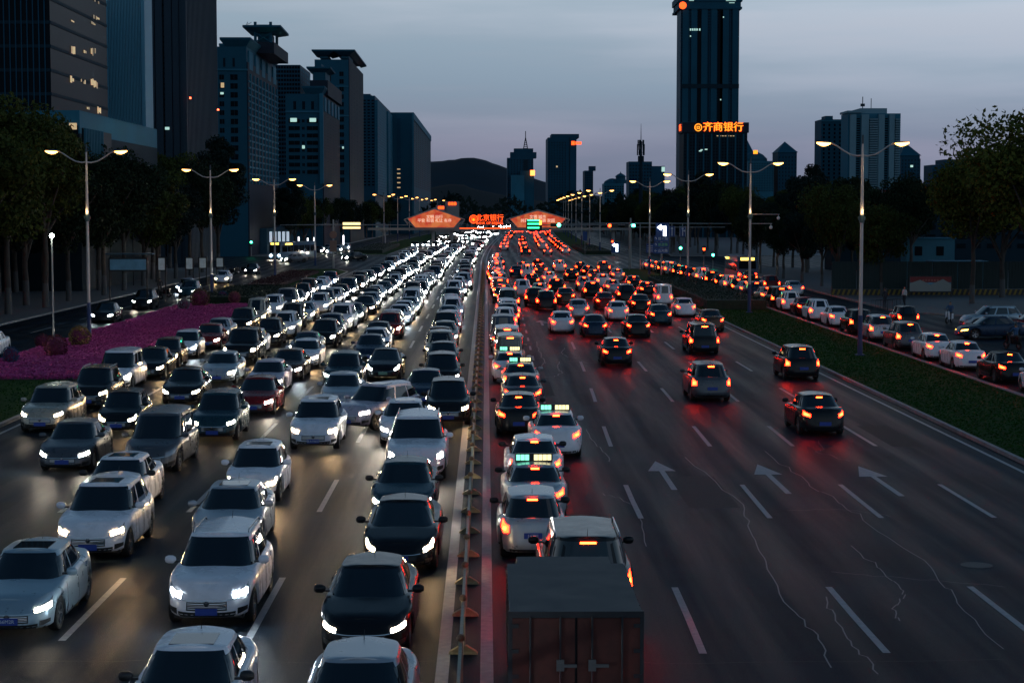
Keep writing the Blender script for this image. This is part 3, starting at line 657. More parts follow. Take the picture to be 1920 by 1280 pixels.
# ---------------------------------------------------------------- traffic: the jam coming towards the bridge
LANES = ['beside the divider', 'second from the divider', 'third from the divider', 'fourth from the divider', 'along the flowerbed']
def Yh(py, h=.7): return (CH - h) * FPX / (py - 395)
def Xh(px, py, h=.7): return (px - 912) / (py - 395) * (CH - h)
near = [
 # lane, type, colour, px, py of the headlights' middle (None: X, Y given), extras, plate, head
 (0, 'saloon', 'silver', (-2.0, 25.6), (), None, 'on'), (0, 'saloon', 'black', (676, 1180), (), None, 'on'), (0, 'fastback', 'black', (745, 1027), (), None, 'on'),
 (0, 'saloon', 'teal', (750, 940), ('black_mirrors',), None, 'on'), (0, 'big_suv', 'white', (-2.2, 55.0), ('rails',), None, 'on'), (0, 'saloon', 'white', (-3.0, 63.4), ('sunroof',), None, 'on'),
 (0, 'crossover', 'black', (840, 768), (), None, 'warm'), (0, 'saloon', 'dark_blue', (795, 735), (), None, 'on'), (0, 'crossover', 'black', (828, 708), (), None, 'on'),
 (0, 'saloon', 'black', (829, 674), (), None, 'on'),
 (1, 'saloon', 'white', (-4.75, 26.4), ('sunroof', 'black_mirrors'), None, 'on'), (1, 'crossover', 'white', (380, 1123), ('rails',), None, 'on'), (1, 'saloon', 'silver', (412, 994), ('sunroof',), None, 'off'),
 (1, 'hatchback', 'white', (467, 903), ('sunroof',), None, 'warm'), (1, 'crossover', 'white', (585, 811), ('sunroof',), '鲁A·F8827', 'on'), (1, 'saloon', 'silver', (636, 742), (), None, 'on'),
 (1, 'crossover', 'teal', (638, 706), (), None, 'on'), (1, 'fastback', 'black', (714, 692), ('green_plate',), None, 'on'), (1, 'saloon', 'dark_blue', (690, 658), (), None, 'on'),
 (2, 'saloon', 'pale_blue', (2, 1140), ('sunroof',), '·66M2R', 'on'), (2, 'crossover', 'white', (158, 1004), ('sunroof',), None, 'on'), (2, 'saloon', 'white', (192, 928), ('sunroof', 'black_mirrors'), None, 'on'),
 (2, 'minivan', 'grey', (273, 850), (), None, 'off'), (2, 'crossover', 'teal', (395, 795), (), None, 'on'), (2, 'saloon', 'red', (470, 750), (), None, 'on'),
 (2, 'saloon', 'pink', (492, 713), (), None, 'on'), (2, 'saloon', 'brown', (532, 689), (), None, 'on'), (2, 'saloon', 'white', (566, 667), (), None, 'on'),
 (3, 'saloon', 'grey', (112, 848), (), None, 'on'), (3, 'hatchback', 'black', (215, 782), (), None, 'on'), (3, 'saloon', 'black', (335, 731), (), None, 'on'), (3, 'saloon', 'silver', (405, 695), (), None, 'on'), (3, 'big_suv', 'black', (446, 660), (), None, 'on'),
 (4, 'crossover', 'beige', (72, 779), (), None, 'on'), (4, 'crossover', 'black', (160, 738), ('rails',), None, 'warm'), (4, 'minivan', 'white', (207, 706), (), None, 'on'),
 (4, 'saloon', 'black', (268, 688), ('green_plate',), None, 'warm'), (4, 'hatchback', 'brown', (305, 666), (), None, 'warm'),
 (4, 'hatchback', 'white', (343, 649), ('green_plate',), None, 'on'), (4, 'saloon', 'red', (385, 634), (), None, 'on'),
]
special = {(0, 0): 'silver saloon cut by the bottom edge, front of the lane beside the divider', (0, 1): 'black saloon with a wide chrome grille, just behind the silver one by the divider',
 (0, 2): 'smooth black fastback saloon with round glowing headlights beside the divider posts', (0, 3): 'dark teal saloon right in front of the big white SUV',
 (0, 4): 'big boxy white SUV with roof rails in the lane beside the divider', (0, 5): 'white saloon half hidden behind the big boxy white SUV', (0, 6): 'black crossover with warm headlights squeezed against the divider posts',
 (1, 0): 'white saloon with dark sunroof, nearest car, cut by the bottom edge', (1, 1): 'white crossover with roof rails directly behind the nearest white saloon', (1, 2): 'silver saloon with unlit headlights and sunroof behind the white crossover',
 (1, 3): 'small white hatchback with warm yellowish headlights in the second lane', (1, 4): 'white crossover with blue plate and sunroof heading the gap in the second lane',
 (2, 0): 'pale blue saloon with sunroof at the lower left edge, plate ending 66M2R', (2, 1): 'white crossover with large sunroof right behind the pale blue saloon', (2, 2): 'white saloon with black mirrors behind the sunroofed white crossover',
 (2, 3): 'dark grey people carrier with unlit headlights in the third lane', (2, 4): 'teal crossover between the grey people carrier and the dark red saloon', (4, 0): 'beige crossover leading the outer lane below the flowerbed',
 (4, 1): 'black crossover with roof rails behind the beige one, next to the flowerbed', (4, 2): 'white people carrier beside the flowerbed, tucked behind the black crossover'}
GJ = 'cars coming towards the camera in the jam'
used = {0: 0, 1: 0, 2: 0, 3: 0, 4: 0}; lastY = {}; lastX = {}
near.sort(key=lambda r: (r[0], r[3][1] if abs(r[3][0]) < 20 and r[3][1] < 100 else Yh(r[3][1])))
for ln, ty, colr, pp, ex, pl, hd in near:
    if abs(pp[0]) < 20 and pp[1] < 100: X, Y = pp
    else: X, Y = Xh(*pp), Yh(pp[1])
    if ln in lastY: Y = max(Y, lastY[ln] + .7) if abs(X - lastX[ln]) < 1.8 else Y
    i = used[ln]; used[ln] += 1; lastY[ln] = Y + TYPES[ty]['L']; lastX[ln] = X
    lab = special.get((ln, i)) or f"{colr.replace('_', ' ')} {WORD[ty]} with lit headlights, {ordn(i)} in the lane {LANES[ln]}"
    rot = PI + random.uniform(-.02, .02)
    car(ty, colr, X, Y, rot, lab, GJ, 0, ex, hd, 'off', plate=pl, brake=False)
# the crossover cutting across two lanes
car('crossover', 'pink', -5.35, 68.0, PI - .52, 'pearly pinkish crossover turned across two lanes towards the flowerbed side', GJ, 0, ('sunroof',), 'on', 'off', brake=False)
ctype = ['saloon'] * 5 + ['crossover'] * 4 + ['hatchback', 'fastback', 'minivan', 'big_suv', 'microvan']
ccol = ['white'] * 5 + ['black'] * 4 + ['silver'] * 3 + ['grey', 'teal', 'dark_blue', 'red', 'brown', 'beige']
LC = [-.33, -.775, -1.205, -1.63, -2.04]
r2 = random.Random(11)
for ln in range(5):
    Y = lastY[ln] + 1.2; far = 0
    Yend = [390, 390, 380, 330, 205][ln]
    while Y < Yend:
        ty, colr = r2.choice(ctype), r2.choice(ccol); i = used[ln]; used[ln] += 1
        X = LC[ln] * CH + r2.uniform(-.3, .3) + bend(Y)
        lod = 1 if Y < 160 else 2
        place = f"{ordn(i)} in the lane {LANES[ln]}"
        lab = f"{colr.replace('_', ' ')} {WORD[ty]} with lit headlights, {place}"
        car(ty, colr, X, Y, PI + r2.uniform(-.02, .02) - (.03 if Y > 330 else 0), lab, GJ, lod, (), r2.choice(['on'] * 6 + ['warm']) if lod < 2 else 'on', 'off')
        Y += TYPES[ty]['L'] + (r2.uniform(1.0, 2.6) if ln < 2 else r2.uniform(1.5, 6)) + (Y > 230) * r2.uniform(0, 4)

# ---------------------------------------------------------------- queue of tail lights beside the divider
GQ = 'cars queuing with tail lights lit beside the divider'
def Yt(py): return 25345 / (py - 395)
def Xt(px, py): return (px - 912) / (py - 395) * 7.55
q = [('hatchback', 'silver', (1000, 991), False, 'J·6390', 'small silver hatchback with roof aerial and plate starting J, between truck and taxi', ('black_mirrors',)),
     ('saloon', 'silver', (1007, 930), True, None, 'silver and dark taxi with lit roof sign directly ahead of the small silver hatchback', ('black_mirrors',)),
     ('saloon', 'white', (1005, 873), False, None, 'white saloon with wide high brake light in the divider queue', ('black_mirrors',)),
     ('saloon', 'white', (1047, 817), True, None, 'taxi pulled out to the right of the queue with green and yellow roof sign', ()),
     ('saloon', 'black', (973, 778), False, None, 'dark saloon glowing red in the divider queue, level with the pulled-out taxi', ()),
     ('saloon', 'grey', (981, 737), False, None, 'dark grey saloon with chrome boot trim, fifth in the divider queue', ()),
     ('saloon', 'silver', (977, 711), True, None, 'taxi with lit roof sign behind the dark grey saloon in the divider queue', ()),
     ('saloon', 'white', (956, 687), True, None, 'white taxi close against the divider, just ahead of the other taxi', ()),
     ('microvan', 'beige', (957, 665), False, None, 'beige boxy microvan with wide rear window in the divider queue', ()),
     ('microvan', 'white', (951, 647), False, None, 'white boxy microvan with one bright brake light ahead of the beige one', ())]
q[2] = q[2][:5] + ('white saloon with wide high brake light, third in the divider queue',) + q[2][6:]
yl = 0
for ty, colr, pp, tx, pl, lab, ex in q:
    Y, X = Yt(pp[1]), Xt(*pp)
    if yl and X < 2.2: Y = max(Y, yl + .6)
    car(ty, colr, X, Y, random.uniform(-.015, .015), lab, GQ, 0, ex, 'off', 'on', taxi=tx, plate=pl)
    if X < 2.2: yl = Y + TYPES[ty]['L']
Y = yl + 1; i = 10
while Y < 300:
    ty, colr = r2.choice(ctype), r2.choice(ccol)
    car(ty, colr, 1.35 + r2.uniform(-.25, .3) + .25 * math.sin(Y * .05), Y, r2.uniform(-.02, .02), f"{colr.replace('_', ' ')} {WORD[ty]} with brake lights on, {ordn(i)} in the divider queue", GQ, 1 if Y < 160 else 2, (), 'off', 'on')
    Y += TYPES[ty]['L'] + r2.uniform(.9, 2.5); i += 1
for k, (ty, colr, px, py, lab) in enumerate([('crossover', 'black', 990, 557, 'black crossover with three red lights, standing right of the divider queue'), ('crossover', 'white', 969, 540, 'white crossover just ahead of the black one, right of the divider queue'),
                                            ('saloon', 'dark_blue', 960, 507, 'dark blue saloon right of the divider queue near the junction')]):
    car(ty, colr, Xt(px, py) + .6, Yt(py), 0, lab, GQ, 1, (), 'off', 'on')
# cars driving away in the open lanes
GM = 'cars driving away in the open right lanes'
mv = [(.84, 96, 'saloon', 'black'), (.86, 139, 'saloon', 'silver'), (.84, 178, 'crossover', 'black'), (.86, 204, 'saloon', 'white'), (.85, 233, 'saloon', 'grey'), (.87, 255, 'hatchback', 'red'),
      (1.18, 78, 'crossover', 'grey'), (1.20, 118, 'saloon', 'black'), (1.20, 151, 'saloon', 'red'), (1.22, 187, 'hatchback', 'silver'), (1.22, 214, 'saloon', 'black'), (1.2, 246, 'crossover', 'white'),
      (1.50, 66, 'saloon', 'black'), (1.52, 104, 'minivan', 'black'), (1.53, 131, 'saloon', 'teal'), (1.53, 163, 'crossover', 'black'), (1.53, 196, 'saloon', 'white'), (1.54, 226, 'saloon', 'black'),
      (1.87, 88, 'crossover', 'black'), (1.88, 124, 'saloon', 'brown'), (1.88, 158, 'microvan', 'white'), (1.88, 190, 'saloon', 'black'), (1.88, 240, 'crossover', 'grey')]
mv += [(.62, 122, 'saloon', 'white'), (.60, 150, 'crossover', 'black'), (.61, 171, 'saloon', 'silver'), (.60, 197, 'saloon', 'black'), (.61, 222, 'minivan', 'white'), (.60, 244, 'saloon', 'grey'), (.86, 118, 'saloon', 'dark_blue'), (.85, 160, 'saloon', 'brown'),
      (1.20, 136, 'saloon', 'white'), (1.21, 170, 'crossover', 'black'), (1.52, 147, 'saloon', 'black'), (1.53, 180, 'saloon', 'silver'), (1.53, 211, 'saloon', 'grey'), (1.53, 243, 'saloon', 'black'), (1.88, 141, 'saloon', 'white'), (1.88, 174, 'saloon', 'black'), (1.88, 214, 'saloon', 'silver')]
mv.sort(key=lambda r: r[1]); cnt = {}
for u, Y, ty, colr in mv:
    ln = {6: 'innermost', 8: 'second', 12: 'third', 11: 'third', 15: 'fourth', 18: 'outermost'}[int(u * 10 + .001)]; cnt[ln] = cnt.get(ln, -1) + 1
    car(ty, colr, u * CH, Y, r2.uniform(-.01, .01), f"{colr.replace('_', ' ')} {WORD[ty]} driving away, {ordn(cnt[ln])} in the {ln} open lane right of the queue", GM, 0 if Y < 110 else (1 if Y < 170 else 2), (), 'off', 'on')
k = 0
for Y in range(335, 640, 13):   # beyond the junction
    for u in (.35, .85, 1.35, 1.8):
        if r2.random() < .42:
            ty, colr = r2.choice(ctype), r2.choice(ccol); y = Y + r2.uniform(0, 7)
            car(ty, colr, u * CH + bend(y), y, -.05, f"{colr.replace('_', ' ')} {WORD[ty]} beyond the junction, {ordn(k)} of those driving off", 'cars driving off beyond the junction', 2, (), 'off', 'on'); k += 1
# service road queue on the far right
GS = 'cars queuing on the service road right of the verge'
sq = [('saloon', 'white', 24.9 + .9, 79.3, 'white saloon cut by the right edge, last of the service road queue'), ('saloon', 'black', 25.7, 86, 'black saloon with bright tail lights, next to last in the service road queue'), ('saloon', 'white', 25.5, 93.2, 'white saloon behind the black one in the service road queue'),
      ('saloon', 'white', 25.5, 99.5, 'white saloon between another white saloon and a black SUV on the service road'), ('crossover', 'grey', 25.6, 107, 'dark grey crossover with full-width red light bar on the service road'),
      ('crossover', 'silver', 25.5, 114.2, 'silver crossover beside the nearest right street lamp on the service road'), ('crossover', 'black', 25.6, 121, 'black crossover beyond the nearest right lamp post on the service road'), ('saloon', 'white', 25.6, 128.5, 'white saloon with its plate lamp bright on the service road'),
      ('crossover', 'white', 25.4, 135.2, 'white crossover in the middle of the service road queue'), ('saloon', 'red', 25.6, 142, 'red glowing saloon in the service road queue'), ('crossover', 'white', 25.5, 148.5, 'white crossover ahead of the red saloon on the service road')]
for ty, colr, X, Y, lab in sq: car(ty, colr, X, Y, r2.uniform(-.02, .02), lab, GS, 0 if Y < 118 else 1, (), 'off', 'on')
Y = 155; k = 11
while Y < 258:
    ty, colr = r2.choice(ctype), r2.choice(ccol)
    car(ty, colr, 25.7 - max(0, Y - 190) * .04, Y, .02, f"{colr.replace('_', ' ')} {WORD[ty]} with tail lights lit, {ordn(k)} in the service road queue", GS, 2, (), 'off', 'on'); Y += TYPES[ty]['L'] + r2.uniform(1.2, 3); k += 1
# outer lane of the service road and parked cars
for k, (X, Y, ty, colr, lab) in enumerate([(30.6, 92, 'saloon', 'grey', 'dark grey saloon driving away in the outer lane of the service road, nearest'), (30.4, 128, 'hatchback', 'black', 'black hatchback driving away in the outer lane of the service road'),
                               (30.6, 176, 'saloon', 'silver', 'silver saloon driving away in the outer lane of the service road'), (30.4, 205, 'saloon', 'black', 'black saloon near the junction in the outer lane of the service road'), (29.8, 186, 'crossover', 'red', 'dark red crossover ahead in the outer lane of the service road')]):
    car(ty, colr, X, Y, .0, lab, 'cars in the outer lane of the service road', 1, (), 'off', 'on')
c = car('crossover', 'pale_blue', 37.6, 121.5, PI / 2 + .12, 'pale blue crossover parked broadside by the right pavement trees', 'parked cars on the right', 0, (), 'off', 'off', brake=False); c.location = (36.0, 127, 0)
c = car('saloon', 'dark_blue', 36.0, 113.0, PI / 2 + .10, 'dark blue saloon with small amber lights parked in front of the pale crossover', 'parked cars on the right', 0, (), 'amber', 'off', brake=False); c.location = (33.3, 117.5, 0)
c = car('minivan', 'red', 39.3, 116.4, PI / 2, 'dark red van nose cut by the right edge beside the parked saloon', 'parked cars on the right', 0, (), 'off', 'off', brake=False); c.location = (37.9, 121.5, 0)
# left side road
for k, (px, py, ty, colr, lab) in enumerate([(30, 650, 'saloon', 'white', 'white saloon with headlights lit on the left side road at the picture edge'), (190, 588, 'saloon', 'black', 'black saloon on the left side road level with the pink flowers'),
       (265, 565, 'crossover', 'black', 'black crossover following on the left side road'), (345, 536, 'saloon', 'silver', 'silver saloon on the left side road behind the second lamp post'), (415, 520, 'saloon', 'white', 'white saloon on the left side road beside the hedge'),
       (470, 505, 'saloon', 'black', 'black saloon on the left side road near the junction'), (372, 545, 'crossover', 'teal', 'teal crossover on the left side road next to the silver saloon')]):
    Y = Yh(py); X = max(-34.3, min(-28.8, Xh(px, py))); car(ty, colr, X, Y, PI, lab, 'cars on the left side road', 1, (), 'on', 'off')
for k, (X, Y, colr, lab) in enumerate([(-30, 345, 'white', 'white saloon beyond the junction on the left side road'), (-33, 352, 'black', 'black saloon abreast of the white one beyond the junction'), (-30, 362, 'silver', 'silver saloon second beyond the junction on the left side road'), (-33, 371, 'grey', 'grey saloon third beyond the junction on the left side road'), (-30, 382, 'white', 'white saloon furthest along the left side road'),
        (-24, 300, 'black', 'black saloon crossing the junction on the left'), (-33, 290, 'grey', 'grey saloon turning at the left of the junction')]):
    car('saloon', colr, X, Y, PI - (.9 if Y < 310 else 0), lab, 'cars beyond and in the junction on the left', 2, (), 'on', 'off')
# ---------------------------------------------------------------- distant traffic: one mass of lights
b = MB()
for k in range(260):
    Y = r2.uniform(395, 900) if k % 2 == 0 else r2.uniform(630, 1300); u = r2.uniform(-2.1, -.2) if k % 2 == 0 else r2.uniform(.2, 2.0)
    X = u * CH + bend(Y); b.use(r2.choice([PAINT['white'], PAINT['black'], PAINT['silver']])); b.box(X - .9, X + .9, Y, Y + 4.4, .2, .95); b.use(M_GLASS); b.box(X - .7, X + .7, Y + 1, Y + 3.6, .95, 1.42)
    b.use(M_HEADFAR if k % 2 == 0 else M_TAILFAR)
    for sx in (-.72, .42): b.box(X + sx, X + sx + .3, Y - .03, Y + .02, .6, .8)
obj('distant_traffic', b.mesh('distant_traffic'), kind='stuff', label='distant mass of traffic with headlights and tail lights on the far road', cat='traffic')
# ---------------------------------------------------------------- low box truck and the dark SUV with roof rails
car('big_suv', 'black', 2.05, 35.4, 0, 'dark SUV with roof rails and bright brake light, just ahead of the brown truck', GQ, 0, ('rails',), 'off', 'on')
M_TRUCK = mat('truck_maroon_panel', (.085, .022, .016), .75, noise=(3, .4), bump=(6, .15)); M_TRUCKG = mat('truck_grey_metal', (.022, .025, .03), .6, metal=.1, noise=(2, .3))
M_STEEL0 = mat('dull_steel', (.16, .16, .16), .45, metal=.5)
t = thing('box_truck', (1.40, 27.6, 0), 'low box truck with dull maroon rear doors, cut by the bottom edge', 'truck')
b = MB().use(M_TRUCKG); b.box(-1.04, 1.04, .06, 4.0, .75, 2.12)
for i in range(9): b.box(-1.06, -1.042, .3 + i * .42, .36 + i * .42, .8, 2.1); b.box(1.042, 1.06, .3 + i * .42, .36 + i * .42, .8, 2.1)
obj('cargo_box', b.mesh('cargo_box'), t)
for sg in (-1, 1):
    b = MB().use(M_TRUCK); b.box(min(sg * .02, sg * 1.0), max(sg * .02, sg * 1.0), 0, .055, .85, 2.05)
    b.use(M_TRUCKG)
    for x in (.25, .72): b.tube([(sg * x, -.03, .8), (sg * x, -.03, 2.08)], .018, 6)
    for z in (1.1, 1.5, 1.9): b.box(min(sg * .9, sg * 1.03), max(sg * .9, sg * 1.03), -.02, -.002, z, z + .06)
    d = obj('rear_door', b.mesh('rear_door'), t)
b = MB().use(M_TRUCKG); b.box(-1.06, 1.06, -.02, .05, 2.06, 2.16); b.box(-1.06, -1.0, -.01, .05, .75, 2.06); b.box(1.0, 1.06, -.01, .05, .75, 2.06); b.box(-1.06, 1.06, -.04, .08, .66, .84); obj('rear_frame', b.mesh('rear_frame'), t)
M_TAPE = mat('reflective_tape', (.4, .07, .05), .35); M_TAPEW = mat('reflective_tape_white', (.4, .4, .4), .35)
for sg in (-1, 1):
    for k in range(6): b = MB().use(M_TAPE if k % 2 else M_TAPEW); b.box(sg * (.12 + k * .145) - .07, sg * (.12 + k * .145) + .07, -.012, -.001, .92, .97); obj('reflective_strip', b.mesh('reflective_strip'), t)
    b = MB().use(M_STEEL0); b.box(sg * .25 - .02, sg * .25 + .26, -.06, -.03, 1.28, 1.33); b.box(sg * .25 - .06, sg * .25 + .06, -.05, -.02, 1.22, 1.4); obj('door_lock', b.mesh('door_lock'), t)
po = obj('number_plate', plate_mesh(M_PLATE), t, (0, -.075, .6))
b = MB().use(M_TRUCKG); b.box(-.96, .96, 4.15, 5.6, .55, 1.3); b.add([(-.94, 4.15, 1.3), (.94, 4.15, 1.3), (.94, 5.6, 1.3), (-.94, 5.6, 1.3), (-.85, 4.2, 2.02), (.85, 4.2, 2.02), (.85, 5.15, 2.02), (-.85, 5.15, 2.02)], [(4, 5, 6, 7), (0, 1, 5, 4), (1, 2, 6, 5), (2, 3, 7, 6), (3, 0, 4, 7)])
obj('cab', b.mesh('cab'), t)
b = MB().use(M_BLACK); b.box(-.5, .5, .2, 5.4, .45, .72); b.box(-.95, .95, -.06, .0, .42, .52); obj('chassis', b.mesh('chassis'), t)
for sg in (-1, 1):
    for y in (1.1, 4.9): obj('wheel', wheel_meshes()['tyre'], t, (sg * .85, y, .37), None, 1.1)
    b = MB().use(M_TAIL); b.box(sg * .85 - .12, sg * .85 + .12, -.075, -.03, .56, .65); obj('tail_light', b.mesh('tail_light'), t)
# ---------------------------------------------------------------- divider fence
M_RAIL = mat('fence_paint_cream', (.42, .38, .26), .5, noise=(8, .3)); M_FOOT = mat('fence_foot_yellow', (.34, .28, .14), .7, noise=(9, .4)); M_CAP = mat('fence_cap_brown', (.20, .12, .06), .6)
t = thing('divider_fence', (-.45, 20.8, 0), 'long low cream and yellow divider fence with footed posts between the two carriageways', 'fence')
b = MB().use(M_RAIL); b.box(-.04, .04, -.04, .04, .08, 1.04); b.use(M_CAP); b.lathe([(.001, 1.14), (.05, 1.12), (.075, 1.07), (.06, 1.02), (.04, 1.02)], n=8); PST = b.mesh('post')
b = MB().use(M_FOOT); b.add([(-.34, -.13, .0), (.34, -.13, 0), (.34, .13, 0), (-.34, .13, 0), (-.3, -.1, .05), (.3, -.1, .05), (.3, .1, .05), (-.3, .1, .05), (-.09, -.09, .17), (.09, -.09, .17), (.09, .09, .17), (-.09, .09, .17)],
    [(0, 1, 5, 4), (1, 2, 6, 5), (2, 3, 7, 6), (3, 0, 4, 7), (4, 5, 9, 8), (5, 6, 10, 9), (6, 7, 11, 10), (7, 4, 8, 11), (8, 9, 10, 11)]); b.v = [(x * .82, y * .8, z * .9) for x, y, z in b.v]; FT = b.mesh('foot')
b = MB().use(M_RAIL); b.box(-.028, .028, .04, 3.16, .93, 1.0); b.box(-.02, .02, .04, 3.16, .28, .33)
for k in range(1, 13): b.box(-.009, .009, k * .246 - .009, k * .246 + .009, .33, .93)
RLM = b.mesh('rail_panel')
for i in range(74):
    p = obj('post', PST, t, (bend(20.8 + i * 3.2), i * 3.2, 0)); obj('foot', FT, p); obj('rail_panel', RLM, t, (bend(20.8 + i * 3.2), i * 3.2, 0))

# ---------------------------------------------------------------- street lamps
M_POLE = mat('lamp_pole_paint', (.50, .46, .44), .4, metal=.3); M_POLEB = mat('lamp_pole_blue_base', (.012, .04, .13), .5); M_BAND = mat('lamp_collar', (.02, .05, .07), .5)
M_LAMP = mat('street_lamp_glow', (1, .8, .5), .3, emit=(1, .46, .10), es=9); M_LAMPBODY = mat('lamp_head_shell', (.10, .12, .16), .4)
M_LAMPDIM = mat('lamp_far_glow', (1, .8, .5), .3, emit=(1, .46, .10), es=9, sample='NONE')
H = 12.1
b = MB().use(M_POLE); b.tube([(0, 0, 2.3), (0, 0, 7.8)], [.115, .095], 12); b.use(M_POLEB); b.tube([(0, 0, .0), (0, 0, 2.3)], [.15, .13], 12); b.box(-.24, .24, -.24, .24, -.02, .06)
b.use(M_BAND); b.tube([(0, 0, 7.6), (0, 0, 8.05)], .15, 12); b.box(-.2, .2, -.05, .05, 7.75, 7.95)
b.use(M_POLE); b.tube([(0, 0, 8.05), (0, 0, 9.0), (0, 0, H)], [.115, .09, .055], 12); b.use(M_BAND); b.tube([(0, 0, H), (0, 0, H + .5)], .06, 8)
LP = smooth_angle(b.mesh('lamp_pole'), 40)
def armpts(sg): return [(sg * x, 0, z) for x, z in ((0, 11.45), (.3, 11.42), (.7, 11.5), (1.1, 11.72), (1.5, 12.0), (1.85, 12.16))]
LA = {}
for sg in (-1, 1):
    b = MB().use(M_POLE); b.tube(armpts(sg), [.05, .05, .045, .045, .04, .04], 8); LA[sg] = smooth_angle(b.mesh('arm'), 50)
    b = MB().use(M_LAMPBODY); n = 9; P = []
    for i in range(n):
        f = i / (n - 1); x = 1.7 + f * 1.0; wd = .04 + .2 * math.sin(PI * min(1, f * 1.05 + .06)) ** .6
        P.append([(sg * x, wd * math.cos(a), 12.14 + f * .06 + .07 * math.sin(a) * (wd / .19)) for a in np.linspace(0, PI, 7)])
    b.grid(P); LA['h', sg] = smooth_angle(b.mesh('lamp_head'), 50)
    b = MB().use(M_LAMP); P = []
    for i in range(7):
        f = i / 6; x = 1.86 + f * .78; P.append([(sg * x, .22 * math.cos(a) * math.sin(PI * (f * .8 + .1)) ** .5, 12.15 + f * .04 - .22 * math.sin(a) * math.sin(PI * (f * .8 + .1))) for a in np.linspace(0, PI, 6)])
    b.grid(P); LA['g', sg] = b.mesh('glowing_lens')
M_LAMPNOLIT = M_LAMP
SL = []
def street_lamp(X, Y, label, group, power=900, cams=False):
    t = thing('street_lamp', (X, Y, .1), label, 'street lamp', group)
    obj('lamp_pole', LP, t)
    for sg in (-1, 1):
        obj('arm', LA[sg], t); h = obj('lamp_head', LA['h', sg], t); gl = obj('glowing_lens', LA['g', sg], h)
        if Y > 300: gl.material_slots[0].link = 'OBJECT'; gl.material_slots[0].material = M_LAMPDIM
        if power:
            l = bpy.data.lights.new('lamp_light', 'SPOT'); l.energy = power; l.color = (1, .68, .34); l.spot_size = math.radians(166); l.spot_blend = .4; l.shadow_soft_size = .16
            lo = bpy.data.objects.new('lamp_light', l); COL.objects.link(lo); lo.parent = t; lo.location = (sg * 2.26, 0, 12.02)
    # small warm lamp in the collar washing up the upper pole
    if power and Y < 260:
        l = bpy.data.lights.new('collar_light', 'POINT'); l.energy = 14; l.color = (1, .66, .3); l.shadow_soft_size = .03
        lo = bpy.data.objects.new('collar_light', l); COL.objects.link(lo); lo.parent = t; lo.location = (0, -.26, 8.25)
    if cams:
        for z, x1 in ((8.0, 2.4), (7.25, 1.8)):
            b = MB().use(M_POLE); b.tube([(0, 0, z), (x1, 0, z)], .03, 6); obj('camera_arm', b.mesh('camera_arm'), t)
            b = MB().use(mat('camera_dome_white', (.6, .6, .6), .3)); b.lathe([(.001, .12), (.08, .12), (.14, 0), (.1, -.12), (.001, -.16)], (x1 - .1, 0, z - .3), 10); b.tube([(x1 - .1, 0, z), (x1 - .1, 0, z - .2)], .02, 5); obj('dome_camera', b.mesh('dome_camera'), t)
    return t
GL, GR = 'double-armed street lamps on the left verge', 'double-armed street lamps on the right verge'
yl = [117.5, 170, 221, 273, 430, 478, 526, 575, 625, 680]
for i, Y in enumerate(yl): street_lamp(-3.1 * CH + bend(Y), Y, f'double-armed street lamp with blue base, {ordn(i)} along the left verge', GL, 560 if Y < 600 else 0)
yr = [102.5, 146, 191, 236, 344, 388, 434, 480, 526, 572, 620, 670]
for i, Y in enumerate(yr): street_lamp(2.56 * CH + bend(Y), Y, f'double-armed street lamp with blue base, {ordn(i)} along the right verge' + (', carrying two dome cameras' if i == 1 else ''), GR, 560 if Y < 600 else 0, cams=(i == 1))

# ---------------------------------------------------------------- signals, masts and signs at the junction
M_STEEL = mat('galvanised_steel', (.32, .32, .31), .45, metal=.4); M_BLUES = mat('road_sign_blue', (.012, .06, .22), .5); M_SIGNW = mat('sign_white', (.7, .72, .75), .5)
M_SIGNG = mat('signal_green_glow', (.1, .8, .5), .3, emit=(.05, 1, .55), es=22); M_SIGNR = mat('signal_red_glow', (.8, .05, .02), .3, emit=(1, .03, .005), es=20)
M_LEDG = mat('led_board_green_glow', (.1, .8, .4), .3, emit=(.03, .9, .28), es=4); M_LEDW = mat('led_white_glow', (1, 1, 1), .3, emit=(.85, .93, 1), es=8)
M_LEDO = mat('led_board_orange_glow', (1, .3, .05), .3, emit=(1, .25, .03), es=6); M_SIGNLIT = mat('lit_gantry_board_glow', (1, .8, .4), .3, emit=(1, .72, .32), es=1.6)
def mast(X, Y, xa, xb, z, label, parts):
    t = thing('signal_mast', (X, Y, 0), label, 'traffic light mast')
    b = MB().use(M_STEEL); b.tube([(0, 0, 0), (0, 0, z + .8)], [.16, .12], 10); obj('mast_pole', b.mesh('mast_pole'), t)
    b = MB().use(M_STEEL); b.tube([(xa - X, 0, z), (0, 0, z + .05), (xb - X, 0, z)], [.05, .1, .05], 8); obj('mast_arm', b.mesh('mast_arm'), t)
    for (px, py, colr, r) in parts:
        x, zz = pix(px, py, Y); x -= X
        b = MB().use(M_BLACK); b.box(x - .75 if colr != 'v' else x - .25, x + .75 if colr != 'v' else x + .25, -.04, .18, zz - .25, zz + .25); s_ = obj('signal_head', b.mesh('signal_head'), t)
        b = MB().use(M_SIGNG if colr == 'g' else M_SIGNR); b.lathe([(.001, -.09), (r * .7, -.08), (r, -.045), (r, 0)], (x + (.45 if colr == 'g' else -.45), 0, zz), 14, 'y'); obj('signal_lens', b.mesh('signal_lens'), s_)
        b = MB().use(M_STEEL); b.tube([(x, .05, zz), (x, .05, z)], .03, 5); obj('bracket', b.mesh('bracket'), t)
    return t
xr, _ = pix(1178, 500, 262); xa, za = pix(1065, 419, 262); xb, _ = pix(1262, 423, 262)
mR = mast(xr, 258, xa, xb + 8, za, 'right signal mast arm over the far road with red and green lights', [(1149, 423, 'r', .24), (1182, 423, 'g', .26), (1042, 422, 'g', .26)])
